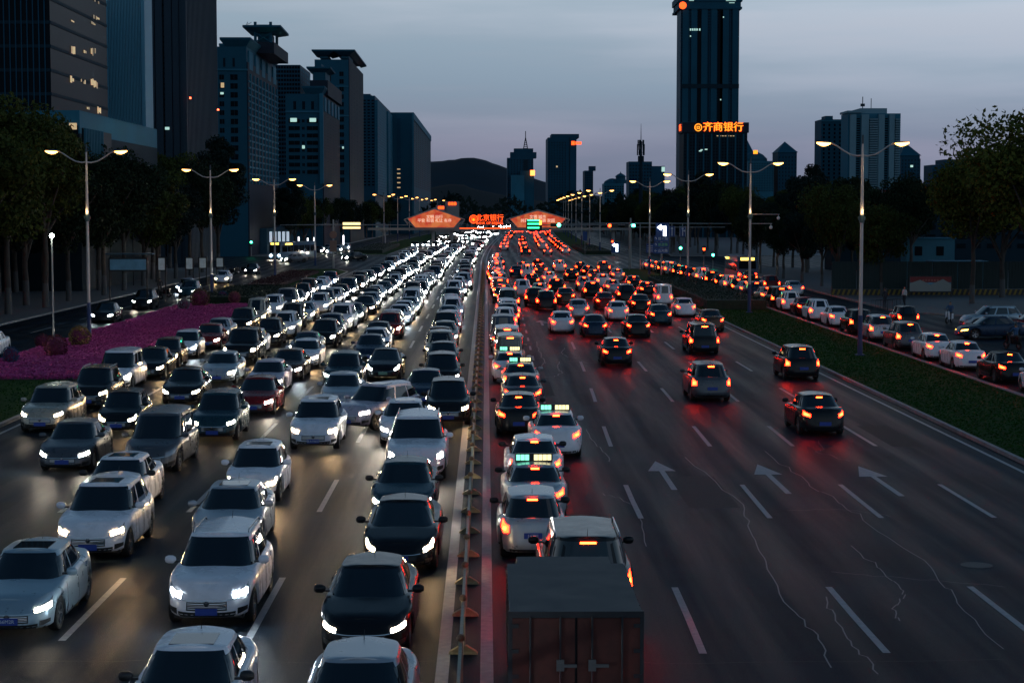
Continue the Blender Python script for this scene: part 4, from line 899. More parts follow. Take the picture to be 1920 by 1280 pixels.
xl_, _ = pix(625, 450, 262); xa, za = pix(525, 422, 262); xb, _ = pix(765, 420, 262)
mL = mast(xl_, 262, xa, xb, za, 'left signal mast arm with yellow lit board and a round sign on its pole', [])
b = MB().use(mat('sign_back_brown', (.30, .16, .11), .6)); b.lathe([(.001, -.2), (.55, -.2), (.55, -.16), (.001, -.15)], (0, 0, pix(625, 440, 262)[1]), 20, 'y'); obj('round_sign', b.mesh('round_sign'), mL)
b = MB().use(MATS['sign_back_brown']); z1 = pix(625, 451, 262)[1]; z0 = pix(625, 472, 262)[1]; b.box(-.5, .5, -.22, -.17, z0, z1); obj('notice_board', b.mesh('notice_board'), mL)
for y0, y1 in ((417, 422), (425, 429)):
    x0, z1 = pix(643, y0, 262); x1, z0 = pix(676, y1, 262); b = MB().use(M_SIGNLIT); b.box(x0 - xl_, x1 - xl_, -.25, -.2, z0, z1); b.use(M_BLACK); b.box(x0 - xl_ - .03, x1 - xl_ + .03, -.195, -.1, z0 - .03, z1 + .03); obj('lit_lane_board', b.mesh('lit_lane_board'), mL)
# variable message board hanging from the right arm
x0, z1 = pix(989, 413, 262); x1, z0 = pix(1011, 430, 262); t = thing('message_board', (0, 261.6, 0), 'glowing green and orange message board on the mast arm above the road', 'sign')
b = MB().use(M_BLACK); b.box(x0 - .2, x1 + .4, 0, .3, z0 - .1, z1 + .1); b.use(M_STEEL); b.tube([((x0 + x1) / 2, .2, z1), ((x0 + x1) / 2, .2, z1 + .6)], .05, 5); b.tube([(x0, .2, za), (xr, .2, za)], .07, 6); obj('board', b.mesh('board'), t)
for i in range(3):
    if i == 1: zz = lerp(z0, z1, .52)
    else: zz = lerp(z0, z1, .1 + .4 * i)
    b = MB().use(M_LEDG); b.box(x0, x1, -.03, 0, zz, zz + .22); obj('led_row', b.mesh('led_row'), t)
b = MB().use(M_LEDO); b.box(x1 + .02, x1 + .35, -.03, 0, lerp(z0, z1, .5), z1); obj('led_row', b.mesh('led_row'), t)
def signal_post(px, py, Y, colr, label):
    x, z = pix(px, py, Y); t = thing('traffic_signal', (x, Y, 0), label, 'traffic light')
    b = MB().use(M_STEEL); b.tube([(0, .15, 0), (0, .15, z + .4)], .06, 8); obj('signal_pole', b.mesh('signal_pole'), t)
    b = MB().use(M_BLACK); b.box(-.2, .2, -.05, .12, z - .75, z + .45); hd = obj('signal_head', b.mesh('signal_head'), t)
    b = MB().use({'g': M_SIGNG, 'r': M_SIGNR}[colr]); b.lathe([(.001, -.1), (.12, -.09), (.19, -.055)], (0, 0, z), 14, 'y'); obj('signal_lens', b.mesh('signal_lens'), hd)
signal_post(1276, 465, 250, 'g', 'green lit traffic light between the two right lamp posts'); signal_post(1320, 467, 255, 'r', 'red lit traffic light on the right, above the service road queue')
signal_post(1337, 478, 262, 'g', 'small green lit traffic light just beyond the red one on the right'); signal_post(471, 454, 330, 'g', 'small green traffic light among the left trees beyond the junction')
signal_post(1148, 423 + 30, 335, 'r', 'far red traffic light beside the road beyond the junction')
# white arrow signs
def arrow_sign(px, py, Y, s, label):
    x, z = pix(px, py, Y); t = thing('arrow_sign', (x, Y, 0), label, 'sign')
    b = MB().use(M_STEEL); b.tube([(0, .1, 0), (0, .1, z)], .06, 6); obj('sign_pole', b.mesh('sign_pole'), t)
    b = MB().use(M_BLUES); b.box(-.8 * s, .8 * s, -.02, .03, z - 1.1 * s, z + .9 * s); obj('sign_panel', b.mesh('sign_panel'), t)
    b = MB().use(M_LEDW); b.box(.1 * s, .45 * s, -.06, -.03, z - .9 * s, z + .3 * s); b.box(-.2 * s, .45 * s, -.07, -.04, z + .2 * s, z + .5 * s); b.add([(-.65 * s, -.07, z + .35 * s), (-.15 * s, -.07, z), (-.15 * s, -.07, z + .72 * s)], [(0, 1, 2)]); obj('lit_arrow', b.mesh('lit_arrow'), t)
arrow_sign(1242, 432, 246, 1.15, 'bright white left-turn arrow sign above the blue direction signs'); arrow_sign(1154, 463, 300, .9, 'small bright white left-turn arrow sign in the middle of the junction')
def lane_sign(px, Y, kind, label):
    x, z1 = pix(px - 6, 424, Y); x1, z0 = pix(px + 6, 444, Y); t = thing('lane_sign', ((x + x1) / 2, Y, 0), label, 'sign'); w2 = (x1 - x) / 2
    b = MB().use(M_BLUES); b.box(-w2, w2, 0, .05, z0, z1); b.use(M_SIGNW); b.box(-w2 + .03, -w2 + .07, -.01, 0, z0, z1); b.box(w2 - .07, w2 - .03, -.01, 0, z0, z1)
    b.use(M_STEEL); b.tube([(0, .1, z0), (0, .1, pix(px, 419, Y)[1])], .05, 5); b.tube([(-6, .12, pix(px, 426, Y)[1]), (6, .12, pix(px, 426, Y)[1])], .06, 6); b.tube([(-6, .12, 0), (-6, .12, z1 + .3)], .09, 6); obj('sign_panel', b.mesh('sign_panel'), t)
    b = MB().use(M_SIGNW); b.box(-.05, .05, -.02, -.01, z0 + .15, z1 - .35); b.add([(-.16, -.02, z1 - .4), (.16, -.02, z1 - .4), (0, -.02, z1 - .08)], [(0, 1, 2)])
    if kind: b.box(0, .22, -.02, -.01, z0 + .8, z0 + .9); b.add([(.2, -.02, z0 + .68), (.2, -.02, z0 + 1.02), (.38, -.02, z0 + .85)], [(0, 1, 2)])
    obj('sign_arrow', b.mesh('sign_arrow'), t)
lane_sign(1260, 252, 0, 'blue lane sign with a straight arrow beside the bright arrow sign'); lane_sign(1280, 253, 1, 'blue lane sign with straight and right arrows next to the straight one')
# the big direction panel
Y = 232; x0, z1 = pix(1226, 442, Y); x1, z0 = pix(1254, 476, Y); t = thing('direction_sign', ((x0 + x1) / 2, Y, 0), 'tall blue direction sign with three rows of white and green characters', 'sign'); w2 = (x1 - x0) / 2
b = MB().use(M_STEEL); b.tube([(0, .12, 0), (0, .12, z1)], .09, 8); obj('sign_pole', b.mesh('sign_pole'), t)
hh = (z1 - z0) / 3
for i in range(3):
    b = MB().use(M_BLUES); b.box(-w2, w2, 0, .05, z0 + i * hh + .03, z0 + (i + 1) * hh - .03); pn = obj('sign_panel', b.mesh('sign_panel'), t)
    mt = mat('sign_green_text', (.2, .6, .2), .5) if i == 1 else M_SIGNW
    text('characters', ['经十路', '二环东路', '山大路'][2 - i] if i != 1 else '旅游路', .42, mt, pn, (.2, -.02, z0 + (i + .5) * hh), (PI / 2, 0, 0), .005)
    text('arrow_mark', ['←', '↑', '↑'][i], .5, M_SIGNW, pn, (-w2 + .25, -.02, z0 + (i + .5) * hh), (PI / 2, 0, 0), .005)
Y = 236; x0, z1 = pix(1212, 457, Y); x1, z0 = pix(1226, 474, Y); t = thing('street_sign', ((x0 + x1) / 2, Y, 0), 'small blue notice sign left of the tall direction sign', 'sign'); w2 = (x1 - x0) / 2
b = MB().use(M_BLUES); b.box(-w2, w2, 0, .05, z0, z1); b.use(M_SIGNW)
for k in range(4): b.box(-w2 * .75, w2 * .7, -.01, 0, lerp(z0, z1, .15 + .2 * k), lerp(z0, z1, .15 + .2 * k) + .05)
b.use(M_STEEL); b.tube([(0, .1, 0), (0, .1, z0)], .05, 6); obj('sign_panel', b.mesh('sign_panel'), t)
Y = 345; x0, z1 = pix(1093, 434, Y); x1, z0 = pix(1101, 451, Y); t = thing('street_sign', ((x0 + x1) / 2, Y, 0), 'narrow blue sign on a post beyond the junction', 'sign'); w2 = (x1 - x0) / 2
b = MB().use(M_BLUES); b.box(-w2, w2, 0, .05, z0, z1); b.use(M_STEEL); b.tube([(0, .1, 0), (0, .1, z0)], .06, 6); obj('sign_panel', b.mesh('sign_panel'), t)

# ---------------------------------------------------------------- billboard bridge over the far road
YB = 440; M_BILL = bpy.data.materials.new('billboard_print'); M_BILL.use_nodes = True; tt = M_BILL.node_tree; bb = tt.nodes['Principled BSDF']
g = tt.nodes.new('ShaderNodeTexCoord'); n = tt.nodes.new('ShaderNodeTexNoise'); n.inputs['Scale'].default_value = .7; tt.links.new(g.outputs['Object'], n.inputs['Vector'])
r = tt.nodes.new('ShaderNodeValToRGB'); r.color_ramp.elements[0].position = .35; r.color_ramp.elements[0].color = (.55, .05, .025, 1); r.color_ramp.elements[1].position = .7; r.color_ramp.elements[1].color = (.75, .2, .06, 1)
tt.links.new(n.outputs['Fac'], r.inputs[0]); tt.links.new(r.outputs[0], bb.inputs['Base Color']); tt.links.new(r.outputs[0], bb.inputs['Emission Color']); bb.inputs['Emission Strength'].default_value = .75
M_BTXT = mat('billboard_text_glow', (.9, .85, .75), .5, emit=(1, .82, .6), es=.8); M_NEON = mat('neon_red_glow', (1, .1, .02), .3, emit=(1, .07, .008), es=3.2); M_NEONY = mat('neon_yellow_glow', (1, .5, .05), .3, emit=(1, .26, .012), es=2.2)
M_FRAMEW = mat('truss_white', (.45, .42, .40), .5)
t = thing('billboard_bridge', (0, YB, 0), 'footbridge across the far road carrying two red house-shaped billboards and a neon bank sign', 'bridge')
xL, zb = pix(690, 429, YB); xR, zt_ = pix(1180, 425, YB)
b = MB().use(M_STEEL); b.box(xL, xR, -.6, 2.6, zb - .3, zb + .15); b.box(xL, xR, -.7, -.6, zb - .35, zb + .25); deck = obj('bridge_deck', b.mesh('bridge_deck'), t)
b = MB().use(M_NEON); x0 = pix(862, 424, YB)[0]; x1 = pix(957, 424, YB)[0]; b.box(x0, x1, -.78, -.71, zb + .02, zb + .22); obj('red_light_strip', b.mesh('red_light_strip'), t)
for px in (720, 812, 847, 1104, 1150):
    x = pix(px, 440, YB)[0]; b = MB().use(M_FRAMEW); b.tube([(x, .9, 0), (x, .9, zb - .25)], .4, 12); b.box(x - .8, x + .8, .2, 1.8, zb - .7, zb - .28); obj('bridge_column', b.mesh('bridge_column'), t)
for c_, (xa, xb_, xm, ym, l1, l2) in enumerate([(758, 872, 815, 392, '文明 出行', '平安 和谐 礼让 有序'), (949, 1068, 1008, 395, '文明 城市', '共建 共享 美丽 家园')]):
    def q(px, py, o=-1.0): x, z = pix(px, py, YB); return (x, o, z)
    hw = (xb_ - xa) / 2; pts = [(xm - hw * .63, 427), (xm + hw * .63, 427), (xm + hw * .9, 409), (xm, ym), (xm - hw * .9, 409)]
    b = MB().use(M_BILL); b.add([q(*p) for p in pts] + [q(p[0], p[1], -.8) for p in pts], [(0, 1, 2, 3, 4)] + [(i, i + 5, (i + 1) % 5 + 5, (i + 1) % 5) for i in range(5)]); bl = obj('billboard_panel', b.mesh('billboard_panel'), t)
    b = MB().use(M_FRAMEW)
    for i in range(5): b.tube([q(*pts[i], -1.05), q(*pts[(i + 1) % 5], -1.05)], .09, 5)
    b.tube([q(xa, 412), q(xm, ym - 1.5)], .14, 5); b.tube([q(xb_, 412), q(xm, ym - 1.5)], .14, 5)
    for sx in (xa, xb_):
        b.tube([q(sx, 412), q(sx + (7 if sx > xm else -7) * -1 + (hw * .0), 421)], .08, 5); b.tube([q(sx, 412), q(lerp(sx, xm, .33), 426)], .08, 5)
    obj('truss_frame', b.mesh('truss_frame'), t)
    x, z = pix(xm, 407, YB); text('slogan', l1, .95, M_BTXT, bl, (x, -1.06, z), (PI / 2, 0, 0), .02); x, z = pix(xm, 414, YB); text('slogan', l2, .95, M_BTXT, bl, (x, -1.06, z), (PI / 2, 0, 0), .02)
x, z = pix(918, 409, YB); nb = text('neon_characters', '北京银行', 1.75, M_NEON, t, (x + .05, -1.0, z), (PI / 2, 0, 0), .12); nb.scale = (.98, 1, 1)
x, z = pix(918, 418.5, YB); text('neon_characters', 'BANK OF BEIJING', .84, M_NEON, t, (x, -1.0, z), (PI / 2, 0, 0), .08)
x, z = pix(888, 411, YB); b = MB().use(M_NEON)
for r0 in (.5, .95, ):
    P = [[(x + (r0 + dr) * math.cos(a), -1.05, z + (r0 + dr) * math.sin(a)) for dr in (-.09, .09)] for a in np.linspace(.3 if r0 < .6 else 0, 2 * PI, 28)]; b.grid(P)
b.use(M_NEONY); b.lathe([(.001, -.06), (.3, -.05), (.3, 0)], (x, -1.0, z - .1), 12, 'y'); obj('neon_emblem', b.mesh('neon_emblem'), t)
b = MB().use(M_STEEL)
for px in (884, 900, 920, 938): x, z1 = pix(px, 405, YB); b.box(x - .05, x + .05, -.9, -.8, zb, z1)
obj('sign_support', b.mesh('sign_support'), t)
# small red roof signs behind the left billboard
for px, py, s_, lab in ((827, 389.5, .9, 'small red neon roof sign left above the billboard bridge'), (848, 382, 1.2, 'small red neon roof sign higher above the billboard bridge')):
    Y = 620; x, z = pix(px, py, Y); t = thing('neon_roof_sign', (x, Y, 0), lab, 'sign'); b = MB().use(M_STEEL); b.box(-2 * s_, 2 * s_, .1, .3, 0, z + .8); obj('sign_frame', b.mesh('sign_frame'), t)
    for k in range(3): b = MB().use(M_NEON); b.box((-.95 + k * .66) * s_ * 1.2, (-.95 + k * .66 + .55) * s_ * 1.2, -.1, .1, z - .5, z + .5); obj('neon_block', b.mesh('neon_block'), t)
# ---------------------------------------------------------------- buildings
def wallmat(n, c, r=.7): return mat(n, c, r, noise=(.08, .22), spec=.15)
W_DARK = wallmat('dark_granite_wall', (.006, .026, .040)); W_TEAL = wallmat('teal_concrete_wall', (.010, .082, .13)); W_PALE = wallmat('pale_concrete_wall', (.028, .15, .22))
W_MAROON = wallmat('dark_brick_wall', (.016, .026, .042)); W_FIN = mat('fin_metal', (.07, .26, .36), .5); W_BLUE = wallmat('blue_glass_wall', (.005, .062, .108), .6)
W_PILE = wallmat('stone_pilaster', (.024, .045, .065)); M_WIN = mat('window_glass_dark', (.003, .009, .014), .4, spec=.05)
M_WINLIT = mat('lit_window_warm_glow', (1, .8, .5), .5, emit=(1, .66, .30), es=.45); M_WINDIM = mat('lit_window_dim_glow', (1, .8, .5), .5, emit=(1, .60, .26), es=.16); M_WINCOOL = mat('lit_window_cool_glow', (.8, 1, .9), .5, emit=(.62, 1, .86), es=.6)
M_REDLED = mat('red_beacon_glow', (1, .1, .05), .3, emit=(1, .08, .03), es=12)
def bprism(b, x0, x1, y0, y1, z0, z1): b.box(x0, x1, y0, y1, z0, z1)
def rowwin(b, x0, x1, y, z0, z1, nx, nz, fw=.62, fh=.55, axis='x', proud=.06):
    """windows recess grid on the plane y (axis x) or x (axis y)"""
    dx, dz = (x1 - x0) / nx, (z1 - z0) / nz
    for i in range(nx):
        for k in range(nz):
            a0 = x0 + (i + .5 - fw / 2) * dx; a1 = x0 + (i + .5 + fw / 2) * dx; c0 = z0 + (k + .5 - fh / 2) * dz; c1 = z0 + (k + .5 + fh / 2) * dz
            if axis == 'x': b.add([(a0, y - proud, c0), (a1, y - proud, c0), (a1, y - proud, c1), (a0, y - proud, c1), (a0, y, c0), (a1, y, c0), (a1, y, c1), (a0, y, c1)], [(0, 1, 2, 3), (3, 2, 6, 7), (0, 4, 5, 1)])
            else: b.add([(y + proud, a0, c0), (y + proud, a1, c0), (y + proud, a1, c1), (y + proud, a0, c1), (y, a0, c0), (y, a1, c0), (y, a1, c1), (y, a0, c1)], [(0, 1, 2, 3), (3, 2, 6, 7), (0, 4, 5, 1)])
class Bld:
    """a building whose near front face spans px xl..xc at distance Y, its road side running back to px xr; flip: the road side is on the left"""
    def __init__(s, name, label, xl, xc, xr, ytop, Y, cat='building', y2=None):
        s.Y = Y; s.flip = xc < xl
        s.X0 = pix(xl, 395, Y)[0]; s.X1 = pix(xc, 395, Y)[0]; s.Z = pix(xc, ytop, Y)[1]
        s.xs = s.X1; k = (xc - 912) / (xr - 912); s.Y1 = Y * max(1.02, k)
        s.a, s.b = min(s.X0, s.X1), max(s.X0, s.X1)
        s.cx = (s.a + s.b) / 2; s.t = thing(name, (s.cx, Y, 0), label, cat); s.D = s.Y1 - Y; s.w = s.b - s.a; s.h = s.w / 2; s.sd = -1 if s.flip else 1
    def z(s, py): return CH + (395 - py) / FPX * s.Y
    def x(s, px): return pix(px, 395, s.Y)[0] - s.cx
    def mb(s, m): return MB().use(m)
    def put(s, n, b, kind=None): return obj(n, b.mesh(n), s.t, kind=kind)
    def wall(s, m, x0=None, x1=None, y0=0, y1=None, z0=0, z1=None, n='wall'):
        b = MB().use(m); b.box(-s.h if x0 is None else x0, s.h if x1 is None else x1, y0, s.D if y1 is None else y1, z0, s.Z if z1 is None else z1); return s.put(n, b)
    def front(s, nx, nz, z0, z1, x0=None, x1=None, fw=.62, fh=.55, m=None, y=0):
        b = MB().use(m or M_WIN); rowwin(b, -s.h if x0 is None else x0, s.h if x1 is None else x1, y, z0, z1, nx, nz, fw, fh); return s.put('window_grid', b, 'stuff')
    def side(s, ny, nz, z0, z1, fw=.62, fh=.55, m=None, x=None, y0=0, y1=None):
        b = MB().use(m or M_WIN); X = (s.sd * s.h) if x is None else x; rowwin(b, y0, s.D if y1 is None else y1, X, z0, z1, ny, nz, fw, fh, 'y', .06 * s.sd); return s.put('window_grid', b, 'stuff')
    def lit(s, px, py, w_, h_, m=None, y=-.1):
        b = MB().use(m or M_WINLIT); x, z = s.x(px), s.z(py); sx = s.Y / FPX; b.box(x - w_ * sx / 2, x + w_ * sx / 2, y - .04, y, z - h_ * sx / 2, z + h_ * sx / 2); return s.put('lit_window', b)
# 1 black glass tower on a pale podium
B = Bld('office_tower', 'black glass office tower with scattered warm lit floors at the far left edge', -160, 100, 205, -90, 205)
B.wall(M_WIN); b = MB().use(W_DARK)
for k in range(14): z = B.Z * k / 14; b.box(-B.h - .05, B.h + .08, -.08, .0, z, z + .35); b.box(B.h, B.h + .08, 0, B.D, z, z + .35)
B.put('floor_band', b, 'stuff'); b = MB().use(W_BLUE)
for k in range(24): x = lerp(-B.h, B.h, k / 24); b.box(x, x + .12, -.12, -.08, 0, B.Z)
B.put('mullion', b, 'stuff')
rl = random.Random(3)
def sidelit(px, py, w_, h_):   # lit window on the road side of the tower
    X = B.cx + B.h; Yq = X * FPX / (px - 912); z = CH + (395 - py) / FPX * Yq
    n = max(2, int(w_ / .35))
    for k in range(n):
        if rl.random() < .25: continue
        y0 = Yq - B.Y - w_ + 2 * w_ * k / n; hh = h_ * rl.uniform(.45, 1); zz = z + rl.uniform(-.3, .3) * h_
        b = MB().use(M_WINLIT if rl.random() < .6 else M_WINDIM); b.box(B.h + .08, B.h + .1, y0 + .06, y0 + 2 * w_ / n - .06, zz - hh, zz + hh); B.put('lit_window', b)
for px, py, w_, h_ in ((190, 9, 1.8, .25), (190, 40, 1.8, .25), (184, 50, 1.2, .16), (146, 46, .8, .12), (146, 100, 1.1, .45), (168, 103, .8, .3), (182, 100, 1.8, .5), (143, 152, 1.0, .4), (166, 158, .6, .25), (184, 160, 2.0, .5), (172, 206, .8, .25), (190, 208, 1.8, .45), (160, 155, .3, .3)): sidelit(px, py, w_, h_)
B = Bld('podium_building', 'pale stone podium building in front of the black glass tower', -160, 152, 296, 207, 186)
B.wall(W_PALE, z0=B.z(252)); B.wall(wallmat('lower_stone_painted_shade', (.006, .02, .03)), z1=B.z(252) - .01, n='lower_wall'); z = B.z(232)  # lower wall darkened in colour, shade behind the trees painted in
b = MB().use(M_WIN); rowwin(b, -B.h, B.h, 0, z - 6, z, 14, 1, .8, .9); b.box(B.h, B.h + .1, 1, B.D * .35, z - 6.5, z - .5); B.put('window_grid', b, 'stuff')
b = MB().use(W_PALE)
for k in range(12): b.box(B.h + .1, B.h + .35, 1.5 + k * .75, 1.65 + k * .75, z - 6.5, z - .5)
B.put('facade_fin', b, 'stuff'); B.lit(140, 239, 14, 12); B.lit(122, 234, 5, 4)
# 2 tower with metal fins
B = Bld('office_tower', 'tall office tower faced with closely spaced pale vertical fins', 205, 275, 279, -90, 250)
B.wall(M_WIN); b = MB().use(W_FIN); n = 22
for k in range(n + 1): x = lerp(-B.h + .3, B.h - .3, k / n); b.box(x - .07, x + .07, -.5, .0, B.z(330), B.Z)
B.put('facade_fin', b, 'stuff'); B.wall(W_FIN, -B.h - .1, -B.h + .25, -.6, .3, 0, B.Z, 'corner_column'); B.wall(W_FIN, B.h - .3, B.h + .2, -.6, B.D, 0, B.Z, 'corner_column')
# 3 dark tower with pilasters
B = Bld('office_tower', 'dark office tower with stone pilasters and fine ribbed side, beside the finned tower', 279, 350, 408, -90, 280)
B.wall(M_WIN)
for px in (288, 303, 320, 335, 347): x = B.x(px); B.wall(W_PILE, x - .55, x + .55, -.5, 0.0, 0, B.Z, 'pilaster')
b = MB().use(W_DARK); n = 26
for k in range(60): z = k * B.Z / 60; b.box(-B.h, B.h, -.15, 0, z, z + .5)
B.put('floor_band', b, 'stuff'); b = MB().use(W_PILE)
for k in range(n): y = lerp(0, B.D, (k + .2) / n); b.box(B.h, B.h + .3, y, y + B.D / n * .5, 0, B.Z)
B.put('facade_fin', b, 'stuff'); B.wall(W_PILE, B.h - .3, B.h + .35, -.6, .1, 0, B.Z, 'corner_column')
B.lit(317, 243, 8, 5, M_WINCOOL, -.6)
for px, py in ((357, 184), (409, 206)): x, z = pix(px, py, 279); t = obj('beacon', None); bpy.data.objects.remove(t); b = MB().use(M_REDLED); b.box(x - B.cx - .12, x - B.cx + .12, -1.2, -1.0, z - .12, z + .12); B.put('beacon', b)
# helper for the brick blocks with canopy roofs
def canopy(B, x0, x1, y0, y1, z, over, m, up=1.2):
    b = MB().use(m); b.add([(x0 - over, y0 - over, z + up), (x1 + over, y0 - over, z + up), (x1 + over, y1 + over, z + up * .6), (x0 - over, y1 + over, z + up * .6), (x0, y0, z), (x1, y0, z), (x1, y1, z), (x0, y1, z), (x0 - over, y0 - over, z + up + .4), (x1 + over, y0 - over, z + up + .4), (x1 + over, y1 + over, z + up * .6 + .4), (x0 - over, y1 + over, z + up * .6 + .4)],
        [(8, 9, 10, 11), (0, 1, 9, 8), (1, 2, 10, 9), (2, 3, 11, 10), (3, 0, 8, 11), (0, 1, 5, 4), (1, 2, 6, 5), (3, 0, 4, 7)]); B.put('canopy_roof', b)
def winparts(B, px0, px1, py0, py1, nx, nz, fw, fh):
    b = MB().use(M_WIN); sx = B.Y / FPX; w_, h_ = (px1 - px0) / nx * fw * sx, (py1 - py0) / nz * fh * sx; b.box(-w_ / 2, w_ / 2, -.05, .0, -h_ / 2, h_ / 2); b.use(W_DARK); b.box(-.05, .05, -.09, -.05, -h_ / 2, h_ / 2); me = b.mesh('window')
    for i in range(nx):
        for k in range(nz): obj('window', me, B.t, (B.x(lerp(px0, px1, (i + .5) / nx)), 0, B.z(lerp(py0, py1, (k + .5) / nz))))
# 4
B = Bld('office_block', 'office block with an open rooftop lantern under a flat canopy, right of the dark towers', 400, 465, 520, 88, 330)
B.wall(W_TEAL, z1=B.z(92)); winparts(B, 413, 424, 140, 320, 1, 11, .8, .55); winparts(B, 434, 449, 140, 320, 1, 11, .9, .62); winparts(B, 415, 450, 112, 130, 2, 1, .22, .9)
for py in (136, 134): B.wall(W_PALE, -B.h - .1, B.h + .2, -.25, B.D, B.z(py), B.z(py) + .3, 'cornice') if py == 136 else None
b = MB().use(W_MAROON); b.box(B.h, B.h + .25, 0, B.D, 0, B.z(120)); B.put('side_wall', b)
b = MB().use(W_PALE)
for k in range(9): y = B.D * (k + .5) / 9; b.box(B.h + .25, B.h + .55, y - .25, y + .25, B.z(345), B.z(140))
for k in range(16): z = lerp(B.z(340), B.z(145), k / 16); b.box(B.h + .25, B.h + .45, 0, B.D, z, z + .3)
B.put('side_grid', b, 'stuff'); b = MB().use(W_PALE)
for k in range(5): b.box(B.h + .02, B.h + .3, B.D * (k + .2) / 5, B.D * (k + .75) / 5, B.z(132), B.z(98))
B.put('loggia_panel', b, 'stuff'); canopy(B, -B.h * .2, B.h, 0, B.D - 2, B.z(92), .9, W_TEAL); canopy(B, -B.h, -B.h * .3, B.D * .3, B.D, B.z(90), .6, W_TEAL)
x0, x1 = B.x(464), B.x(500); B.wall(W_MAROON, x0, x1, 14, B.D - 8, B.z(92), B.z(70), 'upper_storey')
x0, x1 = B.x(461), B.x(496); z0, z1 = B.z(72), B.z(52)
b = MB().use(W_TEAL)
for x in (x0, x1 - .5): 
    for y in (14, 24): b.box(x, x + .5, y, y + .5, z0, z1 + 2)
b.tube([(x0, 14, z0), (x1, 14, z1)], .15, 4); b.tube([(x1, 14, z0), (x0, 14, z1)], .15, 4); b.box(x0 + .6, x1 - .6, 15, 23, z0, z1); B.put('roof_lantern', b)
canopy(B, x0, x1, 14, 24, z1, 1.9, W_TEAL, .8); b = MB().use(W_TEAL); b.box(x0 + .5, x1 - .5, 15, 25, z1 + 1.2, B.z(36)); B.put('plant_room', b)
b = MB().use(M_STEEL); b.tube([(x0 - 1.4, 13, z1 + 1), (x0 - 1.0, 13, B.z(33))], .06, 4); b.tube([(x0 - 1.1, 13, B.z(38)), (x0 - .3, 13, B.z(34))], .05, 4); B.put('rooftop_mast', b)
B.lit(420, 163, 6, 9); B.lit(419, 178, 6, 4, M_WINCOOL); B.lit(419, 262, 3, 3)
# 5 glass block
B = Bld('glass_block', 'blue glass office block behind the canopy-roofed blocks', 513, 565, 584, 122, 500)
B.wall(W_BLUE); B.front(10, 26, B.z(330), B.z(126), fw=.8, fh=.6); B.side(5, 26, B.z(330), B.z(130), .8, .7, W_PALE)
# 6
B = Bld('office_block', 'lower office block with two cool lit windows near its top and a stepped canopy tower', 537, 605, 636, 176, 400)
B.wall(W_TEAL); winparts(B, 540, 566, 222, 330, 1, 8, .8, .55); winparts(B, 574, 600, 222, 330, 1, 8, .8, .55); winparts(B, 546, 596, 192, 208, 3, 1, .3, .95); winparts(B, 567, 573, 222, 330, 1, 8, .8, .4)
B.wall(W_PALE, B.h - .5, B.h + .3, -.5, .5, B.z(345), B.z(178), 'corner_column'); B.wall(W_PALE, -B.h, B.h, -.3, 0, B.z(213), B.z(210), 'cornice')
for px in (552, 588): B.lit(px, 227, 12, 7, M_WINCOOL)
B.lit(570, 277, 5, 6, M_WINCOOL)
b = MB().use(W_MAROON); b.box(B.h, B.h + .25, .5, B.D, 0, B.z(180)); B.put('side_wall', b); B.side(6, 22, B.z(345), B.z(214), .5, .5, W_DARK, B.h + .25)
b = MB().use(W_PALE)
for k in range(5): b.box(B.h + .26, B.h + .5, B.D * (k + .2) / 5, B.D * (k + .7) / 5, B.z(210), B.z(184))
B.put('loggia_panel', b, 'stuff'); canopy(B, B.h * .1, B.h, 0, B.D - 2, B.z(178), .7, W_TEAL)
x0, x1 = B.x(578), B.x(612); B.wall(W_MAROON, x0, x1, 6, B.D, B.z(178), B.z(150), 'upper_storey'); x0, x1 = B.x(582), B.x(606); B.wall(W_TEAL, x0, x1, 8, 20, B.z(150), B.z(132), 'roof_lantern'); canopy(B, x0, x1, 8, 18, B.z(134), 1.3, W_TEAL, .8); B.wall(W_TEAL, x0 + .5, x1 - 1, 9, 18, B.z(130), B.z(117), 'plant_room')
# 7
B = Bld('residential_tower', 'tall block with twin flat canopies on its roof', 592, 655, 681, 112, 470)
B.wall(W_TEAL); winparts(B, 634, 650, 135, 345, 1, 15, .5, .6); winparts(B, 612, 626, 138, 156, 1, 1, .5, .9); B.wall(W_PALE, -B.h, B.h, -.3, 0, B.z(166), B.z(164), 'cornice'); B.wall(W_PALE, -B.h, B.h, -.3, 0, B.z(220), B.z(218), 'cornice')
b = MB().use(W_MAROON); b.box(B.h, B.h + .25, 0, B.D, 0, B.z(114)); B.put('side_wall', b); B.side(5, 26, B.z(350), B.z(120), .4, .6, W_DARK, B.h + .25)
canopy(B, B.x(597), B.x(617), 2, 14, B.z(106), 1.5, W_TEAL, .9); canopy(B, B.x(638), B.x(656), 2, B.D - 8, B.z(106), 1.5, W_TEAL, .9)
B.wall(W_TEAL, B.x(600), B.x(615), 3, 13, B.z(112), B.z(106), 'plant_room'); B.wall(W_TEAL, B.x(640), B.x(654), 3, 18, B.z(112), B.z(106), 'plant_room'); B.lit(644, 278, 3, 4, M_WINCOOL)
# 8
B = Bld('residential_tower', 'slab block with rows of pale balconies on its road side', 673, 704, 733, 182, 560)
B.wall(W_BLUE, z1=B.z(182)); B.front(4, 28, B.z(350), B.z(188), fw=.6, fh=.5); b = MB().use(W_PALE)
for k in range(34): z = lerp(B.z(365), B.z(190), k / 34); b.box(B.h, B.h + .8, .5, B.D * .55, z, z + .8); b.box(B.h, B.h + .8, B.D * .68, B.D, z, z + .8)
B.put('balcony', b, 'stuff'); B.wall(W_BLUE, -B.h * .6, B.h * .4, 2, 10, B.Z, B.z(178), 'plant_room')
